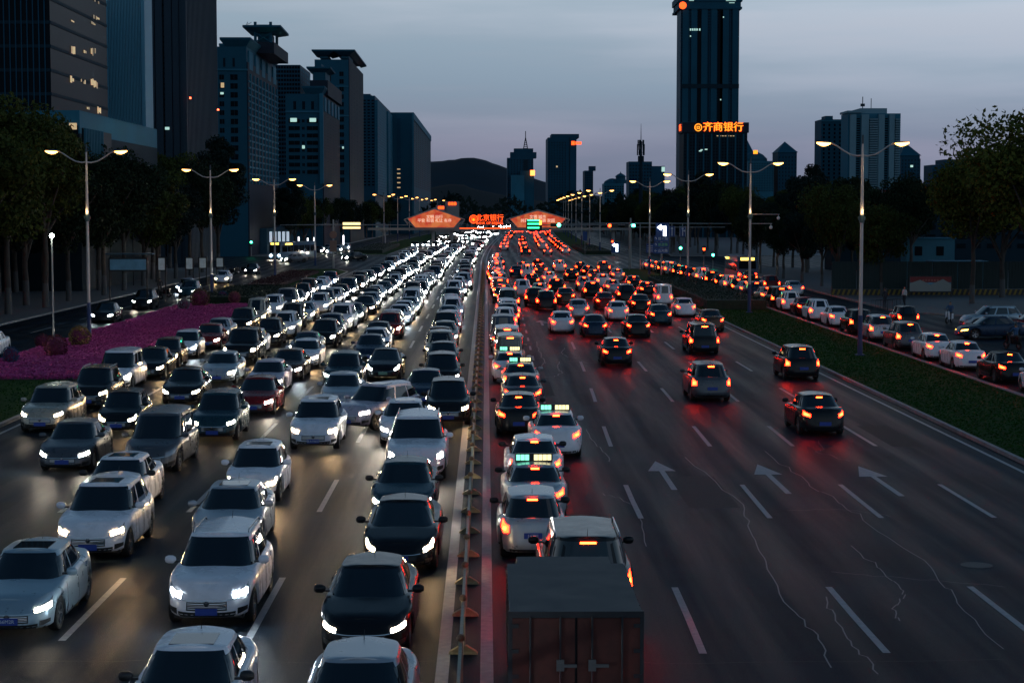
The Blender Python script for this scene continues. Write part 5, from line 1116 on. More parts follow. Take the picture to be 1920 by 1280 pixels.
# 9
B = Bld('residential_tower', 'plain blue-grey slab block next to the hill', 733, 775, 808, 211, 650)
B.wall(W_TEAL); B.wall(W_BLUE, B.x(745), B.x(752), -.1, 0, 0, B.Z - 2, 'window_strip'); B.wall(W_PALE, B.h - .4, B.h + .3, -.3, .4, 0, B.Z, 'corner_column'); B.wall(W_PALE, B.h, B.h + .3, .4, B.D, B.Z - 2.4, B.Z, 'cornice')
for py in (318, 326, 334, 343, 352): B.lit(748, py, 6, 2)
B.side(10, 30, B.z(350), B.z(216), .7, .5, W_DARK)
# far middle
B = Bld('office_tower', 'stepped far office tower with a lattice antenna, in front of the hill', 951, 1000, 1013, 296, 1400); B.wall(W_BLUE); B.front(9, 18, B.z(375), B.z(299), fw=.5, fh=.6, m=W_DARK); B.wall(W_BLUE, B.x(957), B.x(1006), 2, 25, B.Z, B.z(286), 'upper_storey'); B.wall(W_BLUE, B.x(964), B.x(1000), 4, 25, B.z(286), B.z(279), 'upper_storey')
b = MB().use(W_DARK); x = B.x(986); s_ = 1.6
for sx in (-s_, s_):
    b.tube([(x + sx, 12, B.z(279)), (x, 12, B.z(258))], .35, 4)
for k in range(5): z = lerp(B.z(279), B.z(262), k / 5); b.box(x - s_ * (1 - k / 6), x + s_ * (1 - k / 6), 11.8, 12.2, z, z + .5)
b.tube([(x, 12, B.z(262)), (x, 12, B.z(246))], .3, 4); b.box(x - 1.6, x + 1.6, -.5, 0, B.z(380), B.z(300)); B.put('antenna', b)
B.wall(W_PALE, B.x(958), B.x(982), -22, -.2, 0, B.z(330), 'front_block'); B.wall(W_TEAL, B.x(975), B.x(1000), -20, -.2, 0, B.z(322), 'front_block'); b = MB().use(mat('neon_orange_glow', (1, .2, .05), .3, emit=(1, .16, .03), es=7)); x, z = B.x(997), B.z(326); b.box(x - 1.7, x + 1.7, -24, -23.5, z - 2, z + 2); B.put('neon_sign', b)
B = Bld('office_tower', 'rounded-top far office tower with a small red neon sign near its roof', 1027, 1066, 1096, 258, 1100); B.wall(W_BLUE, -B.h, B.h * 1.75, 0, 40); B.front(7, 22, B.z(375), B.z(266), -B.h, B.h * .8, .45, .6, W_DARK)
B.wall(W_DARK, B.h * 1.06, B.h * 1.12, -.3, 0, 0, B.Z, 'corner_column'); B.wall(W_BLUE, B.x(1034), B.x(1086), 4, 30, B.Z, B.z(252), 'upper_storey')
b = MB().use(M_NEON); x0, x1, z0, z1 = B.x(1071), B.x(1089), B.z(273), B.z(266); b.box(x0, x0 + 2, -.6, -.3, z0, z1)
for k in range(4): b.box(x0 + 2.4 + k * .95, x0 + 3.2 + k * .95, -.6, -.3, z0 + .3, z1 - .3)
B.put('neon_sign', b); B.lit(1044, 313, 3, 3)
B = Bld('office_tower', 'narrow far block just right of the rounded-top tower', 1096, 1112, 1119, 320, 1150); B.wall(W_BLUE); B.front(4, 12, B.z(375), B.z(323), m=W_DARK); B.wall(W_BLUE, B.x(1105), B.x(1117), 2, 12, B.Z, B.z(312), 'upper_storey')
B = Bld('domed_building', 'far pale building with a small domed lantern on its roof', 1133, 1170, 1180, 344, 900); B.wall(W_PALE); B.front(8, 6, B.z(375), B.z(348), m=W_DARK); b = MB().use(W_TEAL)
x = B.x(1165); zb_ = B.z(344); b.lathe([(3.2, zb_), (3.2, zb_ + 1.6), (2.6, zb_ + 1.8), (2.4, zb_ + 3.2), (2.9, zb_ + 3.4), (1.8, zb_ + 4.4), (.3, zb_ + 5.2), (.05, zb_ + 6)], (x, 6, 0), 12); B.put('dome', b)
b = MB().use(W_TEAL); x = B.x(1150); b.lathe([(4.5, zb_), (3.8, zb_ + 1.2), (1.5, zb_ + 2.4), (.1, zb_ + 2.6)], (x, 8, 0), 12); B.put('dome', b)
B = Bld('office_block', 'far flat-roofed block behind the telecom mast', 1179, 1222, 1249, 303, 850); B.wall(W_BLUE); B.front(8, 10, B.z(370), B.z(308), m=W_DARK); B.wall(W_BLUE, B.x(1218), B.x(1246), 0.1, 20, 0, B.z(312), 'lower_wing'); B.lit(1243, 318, 6, 9, M_WINCOOL)
# telecom mast
Y = 560; x, zt = pix(1202, 232, Y); t = thing('telecom_mast', (x, Y, 0), 'slim telecom mast with clustered antennas rising over the right trees', 'mast'); b = MB().use(W_DARK); z3 = pix(1202, 265, Y)[1]; b.tube([(0, 0, 0), (0, 0, z3)], [.8, .35], 8); b.tube([(0, 0, z3), (0, 0, zt)], [.15, .05], 6); obj('mast_pole', b.mesh('mast_pole'), t)
for py, r in ((268, .9), (276, 1.1), (286, 1.1), (298, .8)):
    z = pix(1202, py, Y)[1]
    for k in range(5):
        b = MB().use(W_DARK); a = k * 1.26 + py; b.box(r * math.cos(a) - .18, r * math.cos(a) + .18, r * math.sin(a) - .18, r * math.sin(a) + .18, z - .9, z + .9); b.tube([(0, 0, z), (r * math.cos(a), r * math.sin(a), z)], .06, 4); obj('antenna', b.mesh('antenna'), t)
# the bank tower
B = Bld('bank_tower', 'tallest tower on the right, ribbed with dark window strips above a neon bank sign', 1383, 1274, 1272, 4, 600)
B.wall(W_BLUE)
for px in (1283, 1299, 1318, 1336, 1358, 1376): B.wall(W_TEAL, B.x(px) - 1.0, B.x(px) + 1.0, -.5, 0, 0, B.z(20), 'pilaster')
for px in (1310, 1348, 1316, 1352): B.wall(M_WIN, B.x(px) - .7, B.x(px) + .7, -.3, 0, 0, B.z(24), 'window_strip')
b = MB().use(M_WIN); rowwin(b, -B.h, B.h, -.1, B.z(345), B.z(22), 26, 62, .5, .5); B.put('window_grid', b, 'stuff')
B.wall(W_DARK, -B.h, B.h, -.7, -.5, B.z(168), B.z(160), 'plant_floor'); B.wall(W_TEAL, -B.h - .8, B.h + .8, -.8, 20, B.z(22), B.z(18), 'cornice'); B.wall(W_TEAL, -B.h - .4, B.h + .4, -.6, 20, B.z(18), B.z(8), 'crown'); B.wall(W_TEAL, -B.h - .9, B.h + .9, -.9, 20, B.z(8), B.z(-3), 'crown')
for px, py, w_ in ((1292, 3, 8), (1304, 3, 7), (1366, 3.5, 20), (1293, 7, 9), (1366, 7, 18), (1368, 11, 10)): B.lit(px, py, w_, 1.1, M_WINCOOL, -1.0)
for px in (1292, 1296, 1300, 1304, 1309): B.lit(px, 60, 2.5, 4, M_WINCOOL, -.6)
for px, py in ((1353, 37), (1349, 189), (1292, 72)): B.lit(px, py, 2, 2.5, M_WINCOOL, -.6)
b = MB().use(M_NEON); x, z = B.x(1277), B.z(16); b.lathe([(.001, -1.3), (1.2, -1.2), (1.2, -1)], (x, 0, z), 12, 'y'); B.put('neon_sign', b)
B = Bld('bank_podium', 'broad bank block at the foot of the tallest tower, carrying orange neon characters', 1400, 1281, 1273, 232, 560)
B.wall(W_DARK, z1=B.z(250)); B.wall(W_MAROON, -B.h - .4, B.h + .4, -.5, B.D, B.z(250), B.z(231), 'sign_band'); b = MB().use(M_WIN); rowwin(b, -B.h, B.h, 0, B.z(345), B.z(254), 22, 16, .5, .5); B.put('window_grid', b, 'stuff')
for k in range(8): B.wall(W_TEAL, lerp(-B.h, B.h, (k + .5) / 8) - .25, lerp(-B.h, B.h, (k + .5) / 8) + .25, -.3, 0, 0, B.z(252), 'pilaster')
xm, zm = B.x(1354), B.z(240.5); n1 = text('neon_characters', '齐商银行', 2.9, M_NEONY, B.t, (xm, -.8, zm), (PI / 2, 0, 0), .15); n1.scale = (1.08, 1, 1); n2 = text('neon_outline', '齐商银行', 2.9, M_NEON, B.t, (xm, -.62, zm), (PI / 2, 0, 0), .05); n2.scale = (1.11, 1.1, 1)
xe = B.x(1307.5); b = MB().use(M_NEONY); P = [[(xe + (1.05 + dr) * math.cos(a), -.85, zm + (1.05 + dr) * math.sin(a)) for dr in (-.14, .14)] for a in np.linspace(0, 2 * PI, 24)]; b.grid(P); b.box(xe - .5, xe + .5, -.9, -.85, zm - .45, zm - .2); b.box(xe - .5, xe + .5, -.9, -.85, zm + .15, zm + .4); b.box(xe - .5, xe - .3, -.9, -.85, zm - .2, zm + .15); b.box(xe + .3, xe + .5, -.9, -.85, zm - .2, zm + .15); B.put('neon_emblem', b)
text('neon_characters', '银行', 2.2, M_NEON, B.t, (-B.h - .6, 5, zm), (PI / 2, 0, -PI / 2), .1)
for px, py in ((1315, 282), (1323, 281), (1312, 284)): B.lit(px, py, 5, 2, M_WINCOOL)
for k in range(7): B.lit(1344 + k * 5, 256, 3, 1.5, M_WINLIT)
def pyramid(label, xa, xb, ytip, yeave, Y, extra=None):
    B = Bld('gabled_tower', label, xb, xa, xa - 1, yeave, Y); B.wall(W_BLUE, y1=14); b = MB().use(W_TEAL); b.add([(-B.h - .4, -.4, B.Z), (B.h + .4, -.4, B.Z), (B.h + .4, 14, B.Z), (-B.h - .4, 14, B.Z), (0, 7, B.z(ytip))], [(0, 1, 4), (1, 2, 4), (2, 3, 4), (3, 0, 4)]); B.put('pyramid_roof', b); B.front(6, 12, B.z(375), B.z(yeave + 6), m=W_DARK, fw=.4); return B
pyramid('pointed pyramid-roofed tower showing left of the bright right lamp', 1458, 1493, 265, 286, 700); B = pyramid('pyramid-roofed tower right of the pale residential towers', 1688, 1723, 267, 292, 560); B.lit(1708, 312, 5, 4, M_WINCOOL)
B.wall(W_BLUE, B.x(1720), B.x(1726), 1, 14, 0, B.z(298), 'side_wing')
B = pyramid('tower with a steep pointed roof partly behind the neon bank block', 1396, 1413, 262, 292, 720)
B = Bld('residential_tower', 'pale far residential block with an orange lit dome, right of the neon bank block', 1450, 1402, 1400, 302, 700); B.wall(W_PALE); B.front(10, 12, B.z(360), B.z(305), m=W_DARK, fw=.5); b = MB().use(W_TEAL); b.lathe([(5, B.Z), (5, B.Z + 1), (3.4, B.z(290)), (.5, B.z(283))], (B.x(1418), 6, 0), 14); B.put('dome', b)
b = MB().use(M_NEONY); x, z = B.x(1415), B.z(286); b.box(x - .8, x + .8, -.8, -.4, z - .7, z + .7); B.put('neon_sign', b)
B = Bld('residential_tower', 'darker lower residential tower attached left of the pale one behind the bright lamp', 1588, 1538, 1536, 224, 500); B.wall(W_TEAL); B.front(5, 16, B.z(352), B.z(232), fw=.35, fh=.6); B.wall(W_TEAL, B.x(1548), B.x(1562), 2, 8, B.Z, B.z(218), 'plant_room'); B.wall(W_PALE, -B.h - .3, B.h, -.3, 0, B.z(229), B.z(227), 'cornice')
B = Bld('residential_tower', 'pale blue residential tower with balcony columns and twin roof masts on the right', 1686, 1588, 1586, 212, 480); B.wall(W_PALE, z1=B.z(214)); M_W2 = mat('light_render_wall', (.13, .25, .30), .7, noise=(.1, .2))
for xa, xb in ((1591, 1602), (1612, 1626), (1644, 1655), (1664, 1674)): B.wall(M_W2, B.x(xa), B.x(xb), -.9, 0, 0, B.z(216), 'pilaster')
b = MB().use(M_WIN); [rowwin(b, B.x(xa), B.x(xb), -.05, B.z(354), B.z(222), 1, 30, .8, .55) for xa, xb in ((1603, 1611), (1627, 1643), (1656, 1663), (1675, 1685))]; B.put('window_grid', b, 'stuff')
b = MB().use(M_W2)
for k in range(30): z = lerp(B.z(354), B.z(222), k / 30); b.box(B.x(1627), B.x(1643), -1.2, -.06, z, z + .35); b.box(B.x(1675), B.x(1684), -1.2, -.06, z, z + .35)
B.put('balcony', b, 'stuff'); B.wall(M_W2, B.x(1612), B.x(1662), 1, 12, B.z(214), B.z(204), 'plant_room'); B.wall(M_W2, B.x(1586), B.x(1612), -.5, 10, B.z(213), B.z(209), 'parapet')
b = MB().use(W_DARK); b.tube([(B.x(1622), 5, B.z(204)), (B.x(1622), 5, B.z(181))], .12, 5); b.box(B.x(1622) - .5, B.x(1622) + .5, 4.5, 5.5, B.z(199), B.z(194)); b.tube([(B.x(1638), 5, B.z(204)), (B.x(1638), 5, B.z(184))], .1, 5); B.put('rooftop_mast', b)
B = Bld('office_block', 'low flat block behind the right trees', 1838, 1747, 1745, 309, 420); B.wall(W_BLUE); B.front(9, 7, B.z(360), B.z(320), m=W_DARK); B.wall(W_BLUE, B.x(1772), B.x(1836), 1, 10, B.Z, B.z(299), 'upper_storey'); B.wall(W_TEAL, -B.h - .3, B.h, -.3, 0, B.z(317), B.z(315), 'cornice')
# construction site block and red slogan banner
B = Bld('site_building', 'dark unlit building with a long red slogan banner along its roof edge', 1960, 1560, 1558, 378, 250); B.wall(W_DARK, z1=B.z(380)); b = MB().use(mat('banner_red', (.12, .008, .008), .7)); b.box(-B.h, B.h, -.2, 6, B.z(379), B.z(356)); B.put('banner', b)
for ch, px in (('生', 1653), ('产', 1689), ('再', 1729)): text('banner_characters', ch, 1.25, mat('banner_text_grey', (.30, .36, .40), .6), B.t, (B.x(px), -.24, B.z(366)), (PI / 2, 0, 0), .02)
B.front(14, 4, B.z(470), B.z(400), fw=.6, fh=.5)
B = Bld('low_building', 'low blue-lit shopfront beyond the left junction corner', 380, 500, 690, 432, 345); B.wall(wallmat('shop_wall_blue', (.03, .09, .13)), z1=B.z(428)); b = MB().use(M_WINCOOL); 
for py, px0 in ((452, 0), ): 
    for k in range(5): b = MB().use(mat('shop_window_glow', (.8, .9, 1), .5, emit=(.7, .85, 1), es=.5)); x = B.x(505 + k * 8); b.box(x, x + .5, -.2, -.1, 2, 4.4); B.put('shop_window', b)
for k, (px, py) in enumerate(((560, 452), (589, 453), (577, 454), (644, 449))): x, z = pix(px, py, 340); t = thing('lit_pillar_sign', (x, 340, 0), f'thin white lit pillar sign, {ordn(k)} beyond the left junction corner', 'sign'); b = MB().use(M_STEEL); b.box(-.1, .1, .05, .2, 0, z); obj('sign_pole', b.mesh('sign_pole'), t); b = MB().use(mat('pillar_sign_glow', (1, 1, 1), .4, emit=(.95, .95, 1), es=3)); b.box(-.12, .12, -.05, .05, z - 1, z + .8); obj('lit_panel', b.mesh('lit_panel'), t)

# hills
def hill(name, prof, Y, m, depth):
    xs = np.linspace(prof[0][0], prof[-1][0], 120); P = []
    for px in xs:
        py = float(np.interp(px, [a for a, _ in prof], [c for _, c in prof])) + .8 * math.sin(px * .9) * math.sin(px * .37) + random.uniform(-.5, .5)
        X, Z = pix(px, py, Y); P.append([(X, Y - depth, -1), (X, Y - depth * .4, Z * .62), (X, Y - depth * .12, Z * .93), (X, Y, Z), (X, Y + depth * .5, -1)])
    b = MB().use(m); b.grid(P); return obj(name, smooth_angle(b.mesh(name), 80), kind='structure')
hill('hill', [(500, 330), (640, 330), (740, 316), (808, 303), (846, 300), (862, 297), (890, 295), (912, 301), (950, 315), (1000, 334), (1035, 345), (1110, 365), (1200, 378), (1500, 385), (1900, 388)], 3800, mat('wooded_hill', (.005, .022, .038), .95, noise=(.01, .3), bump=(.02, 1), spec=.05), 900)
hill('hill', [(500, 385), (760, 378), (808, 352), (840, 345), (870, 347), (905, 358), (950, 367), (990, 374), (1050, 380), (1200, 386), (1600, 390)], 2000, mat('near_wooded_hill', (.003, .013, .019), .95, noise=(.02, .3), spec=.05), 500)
# ---------------------------------------------------------------- trees
def leafmat(n, c):
    m = mat(n, c, .75, noise=(.5, .5), spec=.08); return m
M_LEAFLIT = None
M_LEAF = [leafmat('leaves_dark', (.016, .028, .014)), leafmat('leaves_mid_lamplit', (.048, .062, .015)), leafmat('leaves_teal', (.012, .024, .020))]  # mid leaves lightened in colour to look lit by the street lamps
M_BARK = mat('bark', (.055, .045, .038), .9, noise=(3, .4)); M_LIME = mat('limewashed_bark', (.085, .085, .085), .8)
def crown_mesh(seed, R, Hc, n, m, leaf=.22, cl=26, limbs=None):
    r = random.Random(seed); cs = []
    for _ in range(cl):
        while True:
            v = Vector((r.uniform(-1, 1), r.uniform(-1, 1), r.uniform(-1, 1)))
            if v.length < 1: break
        v = v * (.55 + .45 * r.random()); cs.append((Vector((v.x * R * .85, v.y * R * .85, v.z * Hc * .42 + Hc * .5)), r.uniform(.22, .42) * R))
    V = []; F = []; g_ = np.random.default_rng(seed)
    for c, rad in cs:
        k = n // cl; d = g_.normal(size=(k, 3)); d /= np.linalg.norm(d, axis=1)[:, None]; rr = rad * (g_.random(k) ** .35)[:, None]; p = np.array(c) + d * rr * np.array([1, 1, .75])
        a = g_.normal(size=(k, 3)); a /= np.linalg.norm(a, axis=1)[:, None]; b2 = np.cross(a, g_.normal(size=(k, 3))); b2 /= np.linalg.norm(b2, axis=1)[:, None] + 1e-9
        s_ = leaf * g_.uniform(.6, 1.4, k)[:, None]; q = np.stack([p - a * s_, p - b2 * s_ * .5, p + a * s_, p + b2 * s_ * .5], 1)
        o = len(V); V += q.reshape(-1, 3).tolist(); F += [(o + 4 * i, o + 4 * i + 1, o + 4 * i + 2, o + 4 * i + 3) for i in range(k)]
    me = bpy.data.meshes.new('crown'); me.from_pydata(V, [], F); me.materials.append(m); return me
def trunk_mesh(seed, Ht, R, Hc, lime=True):
    r = random.Random(seed); b = MB(); b.use(M_LIME if lime else M_BARK); b.tube([(0, 0, -.1), (.02, 0, 1.2)], [.19, .16], 8, False); b.use(M_BARK)
    b.tube([(.02, 0, 1.2), (.05, .05, Ht * .6), (0, .0, Ht), (.1, 0, Ht + Hc * .5)], [.16, .14, .12, .05], 8)
    for k in range(5):
        a = k * 1.3 + r.random(); z = Ht * r.uniform(.6, 1.0); e = Vector((math.cos(a) * R * .7, math.sin(a) * R * .7, Ht + Hc * r.uniform(.25, .6)))
        b.tube([(0, 0, z), (e.x * .35, e.y * .35, z + (e.z - z) * .45), tuple(e)], [.09, .07, .02], 6)
    return smooth_angle(b.mesh('trunk'), 60)
TV = []
M_LEAFLIT = leafmat('leaves_yellow_lamplit', (.085, .10, .02))  # lamplight on the big right trees, put into the leaf colour
for i in range(6):
    R, Hc, Ht = [(3.2, 7.0, 3.4), (3.8, 6.6, 3.6), (2.9, 8.2, 3.2), (3.4, 7.4, 4.0), (4.2, 7.8, 3.6), (2.6, 6.0, 3.0)][i]
    cmh = crown_mesh(40 + i, R, Hc, 19000, M_LEAF[i % 3], .125, 46); TV.append((cmh, trunk_mesh(i, Ht, R, Hc), Ht))
def tree(X, Y, v, s, label, group, name='broadleaf_tree', z=.1, m=None):
    c, tr, Ht = TV[v]; t = thing(name, (X, Y, z), label, 'tree', group, random.uniform(0, 6.28)); t.scale = (s, s, s * random.uniform(.94, 1.08)); obj('trunk', tr, t)
    o = obj('crown', c, t, (0, 0, Ht - .8))
    if m: o.material_slots[0].link = 'OBJECT'; o.material_slots[0].material = m
    return t
rt = random.Random(21)
i = 0
Y = 92
while Y < 258:
    tree(-4.42 * CH - rt.uniform(.4, 1.4) , Y, rt.randrange(6), rt.uniform(1.5, 1.72), f'street tree with whitewashed trunk, {ordn(i)} along the kerb of the left side road', 'kerbside trees on the left', m=M_LEAF[1] if i in (4, 5, 6) else None); i += 1; Y += rt.uniform(9.5, 12)
i = 0; Y = 98
while Y < 262:
    tree(-45 - rt.uniform(0, 3), Y, rt.randrange(6), rt.uniform(1.65, 1.9), f'dark tree in the second row behind the left pavement, {ordn(i)} from the camera', 'trees behind the left pavement'); i += 1; Y += rt.uniform(9, 12)
for k in range(7): tree(-40.5 - k % 2 * 2, 128 + k * 15, 5, rt.uniform(1.5, 1.75), f'low dark tree filling the gap between the left tree rows, {ordn(k)} from the camera', 'trees behind the left pavement')
t = thing('shade_backdrop', (-50.5, 100, .1), 'added dark panels standing for the dark space behind the left tree rows', 'fence'); b = MB().use(mat('shade_backdrop_dark', (.006, .012, .015), .9, spec=.1)); b.box(-.06, .06, .03, 2.97, 0, 4.2)  # added dark panels, the darkness under the left trees built as a sheet
for k in range(6): b.box(.06, .12, .2 + k * .5, .3 + k * .5, 0, 4.2)
bf = b.mesh('fence_panel')
for k in range(53): obj('fence_panel', bf, t, (0, k * 3.0, 0))
i = 0; Y = 110
while Y < 270:
    tree(-56 - rt.uniform(0, 6), Y, rt.randrange(6), rt.uniform(1.9, 2.2), f'dark tree in the third row far behind the left pavement, {ordn(i)} from the camera', 'trees behind the left pavement'); i += 1; Y += rt.uniform(10, 14)
i = 0; Y = 345
while Y < 660:
    tree(-37.5 - rt.uniform(0, 1.5) + bend(Y) * .6, Y, rt.randrange(6), rt.uniform(1.1, 1.35), f'dark tree beyond the junction on the left, {ordn(i)} in the front row', 'trees beyond the junction on the left', z=0)
    tree(-48 - rt.uniform(0, 4) + bend(Y) * .5, Y + 6, rt.randrange(6), rt.uniform(1.35, 1.6), f'dark tree beyond the junction on the left, {ordn(i)} in the back row', 'trees beyond the junction on the left', z=0); i += 1; Y += rt.uniform(12, 17)
# right: the big nearby tree and the rows
tree(46.5, 150, 4, 1.88, 'large leafy tree with yellowish green leaves against the sky at the right edge', 'big trees at the right edge', m=M_LEAFLIT); tree(43.6, 160, 3, 1.36, 'leafy tree with yellowish green leaves left of the large tree at the right edge', 'big trees at the right edge', m=M_LEAFLIT)
tree(49.5, 171, 4, 1.55, 'dark tall tree behind the yellowish trees at the right edge', 'big trees at the right edge'); tree(53, 148, 1, 1.75, 'tall tree cut by the right edge', 'big trees at the right edge')
i = 0; Y = 176
while Y < 258:
    tree(36.2 + rt.uniform(0, 1) + (Y < 185) * 2, Y, rt.randrange(6), rt.uniform(1.0, 1.2), f'dark kerbside tree on the right pavement, {ordn(i)} from the camera', 'kerbside trees on the right'); i += 1; Y += rt.uniform(9, 12)
i = 0; Y = 205
while Y < 262:
    tree(46 + rt.uniform(0, 5), Y, rt.randrange(6), rt.uniform(1.2, 1.5), f'dark tree in the second row on the right pavement, {ordn(i)} from the camera', 'kerbside trees on the right'); i += 1; Y += rt.uniform(8, 12)
for k, (px, ytop, Y) in enumerate([(1515, 315, 240), (1488, 332, 262), (1452, 340, 270), (1395, 332, 300), (1345, 326, 330), (1310, 322, 350), (1265, 338, 360), (1225, 350, 380), (1180, 358, 400), (1570, 330, 235), (1600, 352, 250), (1420, 345, 290), (1372, 342, 312)]):
    x, z = pix(px, ytop + 6, Y); v = rt.randrange(6); hN = [10.4, 10.2, 11.4, 11.4, 11.4, 9.0][v]; tree(x, Y, v, z / hN * 1.08, f'dark tree in the mass right of the road, {ordn(k)} counted from the bright lamp', 'tree mass on the right', z=0)
i = 0; Y = 345
while Y < 660:
    tree(35 + rt.uniform(0, 2) + bend(Y), Y, rt.randrange(6), rt.uniform(1.0, 1.25), f'dark tree beyond the junction on the right, {ordn(i)} in the front row', 'trees beyond the junction on the right', z=0)
    tree(45 + rt.uniform(0, 5) + bend(Y), Y + 5, rt.randrange(6), rt.uniform(1.3, 1.6), f'dark tree beyond the junction on the right, {ordn(i)} in the back row', 'trees beyond the junction on the right', z=0); i += 1; Y += rt.uniform(12, 17)
# far wooded mass closing the avenue
b = MB().use(M_LEAF[2])
for _ in range(9000):
    Y = rt.uniform(700, 1100); X = rt.uniform(-160, 230); 
    if -21 + bend(Y) * .8 < X < 22 + bend(Y) * 1.02 and Y < 900: continue
    z = 16 * rt.random() ** .7 * (.6 + .4 * math.sin(X * .12) ** 2); v = [Vector((rt.uniform(-1, 1), rt.uniform(-.4, .4), rt.uniform(-1, 1))) * 2.2 for _ in range(3)]; c = Vector((X, Y, z)); b.add([c + q for q in v], [(0, 1, 2)])
obj('far_wood', b.mesh('far_wood'), kind='stuff', label='dark wooded belt where the avenue ends below the hills', cat='woodland')

# ---------------------------------------------------------------- topiary balls on the flower bed
def ball(px, py, Rb, colr, label):
    Y = 28200 / (py - 395); X = (px - 912) / (py - 395) * CH; m = mat(colr[0] + '_ball_leaves', colr[1], .7, noise=(3, .5)) if colr[1] else MATS[colr[0] + '_ball_leaves']; r = random.Random(px)
    t = thing('flower_ball', (X, Y, .12), label, 'topiary ball', 'decorative balls on the flower bed'); b = MB().use(MATS['flower_soil']); P = []
    for i in range(9):
        ph = PI * i / 8; P.append([(Rb * .85 * math.sin(ph) * math.cos(a), Rb * .85 * math.sin(ph) * math.sin(a), Rb * .9 + Rb * .85 * math.cos(ph)) for a in np.linspace(0, 2 * PI, 13)])
    b.grid(P); obj('ball_core', smooth_angle(b.mesh('ball_core'), 60), t)
    b = MB().use(m)
    for k in range(900):
        z = r.uniform(-1, 1); a = r.uniform(0, 2 * PI); q = Vector((math.sqrt(1 - z * z) * math.cos(a), math.sqrt(1 - z * z) * math.sin(a), z)); c = q * Rb * r.uniform(.88, 1.03) + Vector((0, 0, Rb * .92))
        v = [Vector((r.uniform(-1, 1), r.uniform(-1, 1), r.uniform(-1, 1))) * Rb * .11 for _ in range(3)]; b.add([c + w_ for w_ in v], [(0, 1, 2)])
    obj('ball_leaves', b.mesh('ball_leaves'), t)
ball(20, 684, .48, ('blue', (.01, .07, .16)), 'small blue ball at the left edge of the pink flowers'); ball(105, 672, .66, ('crimson', (.12, .008, .02)), 'dark crimson ball between the blue and the golden ball'); ball(150, 653, .66, ('golden', (.26, .15, .03)), 'golden brown ball beside the nearest left lamp post')
ball(80, 655, .45, ('crimson', None), 'smaller dark crimson ball partly behind the large crimson one'); ball(345, 583, .5, ('silver', (.22, .24, .24)), 'silvery ball on the far half of the flower bed'); ball(376, 578, .85, ('rust', (.12, .045, .02)), 'large rust coloured ball near the far end of the flower bed')
ball(418, 566, .5, ('blue', None), 'blue ball at the far end of the pink flowers'); ball(440, 570, .55, ('rose', (.3, .09, .08)), 'rose coloured ball at the far corner of the flower bed')

# ---------------------------------------------------------------- hoardings, kiosks, walls
def panel_board(px0, px1, py0, py1, Y, m, label, facing='front', name='poster_board'):
    x0, z1 = pix(px0, py0, Y); x1, z0 = pix(px1, py1, Y); t = thing(name, ((x0 + x1) / 2, Y, .1), label, 'poster board'); h = (x1 - x0) / 2; z0 -= .1; z1 -= .1
    b = MB().use(M_BLACK); b.box(-h - .12, h + .12, .0, .12, z0 - .12, z1 + .12); b.box(-h - .1, -h, .02, .1, 0, z0); b.box(h, h + .1, .02, .1, 0, z0); obj('board_frame', b.mesh('board_frame'), t)
    b = MB().use(m); b.box(-h, h, -.03, 0, z0, z1); obj('poster', b.mesh('poster'), t); return t, h, z0, z1
M_POSTB = mat('blue_poster', (.06, .13, .19), .5, emit=(.05, .16, .26), es=.12, noise=(.6, .7)); M_POSTW = mat('white_poster', (.3, .34, .36), .5, emit=(.5, .6, .65), es=.10, noise=(1.5, .5))
t, h, z0, z1 = panel_board(206, 274, 486, 506, 152, M_POSTB, 'long dim blue poster board under the left trees'); b = MB().use(mat('awning_blue', (.03, .08, .11), .8)); b.box(-h - .3, h + .6, -.4, 1.0, z1 + .4, z1 + .5); obj('awning', b.mesh('awning'), t)
for k, (px, Y) in enumerate(((303, 163), (355, 186), (380, 200), (412, 222))): panel_board(px - 6, px + 6, pix and 484, 506 - k * 2, Y, M_POSTW, f'pale upright poster case on the left pavement, {ordn(k)} from the camera')
t, h, z0, z1 = panel_board(1706, 1783, 519, 546, 172, bpy.data.materials['blue_poster'], 'wide poster with red sky and pale mountains on the right site fence'); 
b = MB().use(mat('poster_red', (.22, .03, .03), .6)); b.box(-h, h, -.05, -.035, lerp(z0, z1, .62), z1); b.use(mat('poster_pale', (.28, .30, .28), .6)); b.add([(-h, -.055, lerp(z0, z1, .55)), (-h * .5, -.055, lerp(z0, z1, .8)), (0, -.055, lerp(z0, z1, .45)), (h * .6, -.055, lerp(z0, z1, .85)), (h, -.055, lerp(z0, z1, .5)), (h, -.055, z0), (-h, -.055, z0)], [(0, 1, 2, 6), (2, 3, 4, 5, 6)]); obj('poster_print', b.mesh('poster_print'), t)
b = MB().use(mat('poster_text', (.4, .12, .1), .6))
for k in range(6): b.box(-.8 + k * .28, -.62 + k * .28, -.085, -.06, lerp(z0, z1, .70), lerp(z0, z1, .82))
obj('poster_marks', b.mesh('poster_marks'), t)
# site fence with hazard striped base
t = thing('site_fence', (34, 176, .1), 'dark site fence with yellow and black striped base on the right', 'fence'); M_HAZ = mat('hazard_yellow', (.22, .15, .02), .7); M_FEN = mat('site_fence_green', (.012, .03, .03), .7)
b = MB().use(M_FEN); b.box(.03, 2.47, 0, .08, .6, 3.3)
for k in range(8): b.box(.1 + k * .3, .16 + k * .3, -.04, 0, .6, 3.3)
FP_ = b.mesh('fence_panel'); b = MB().use(M_BLACK); b.box(0, 2.5, -.1, .1, 0, .58); b.use(M_HAZ)
for k in range(5): x = k * .5; b.add([(x, -.105, .02), (x + .22, -.105, .02), (x + .42, -.105, .56), (x + .2, -.105, .56)], [(0, 1, 2, 3)])
FB_ = b.mesh('striped_base')
for k in range(14): obj('fence_panel', FP_, t, (k * 2.5, 0, 0)); obj('striped_base', FB_, t, (k * 2.5, 0, 0))
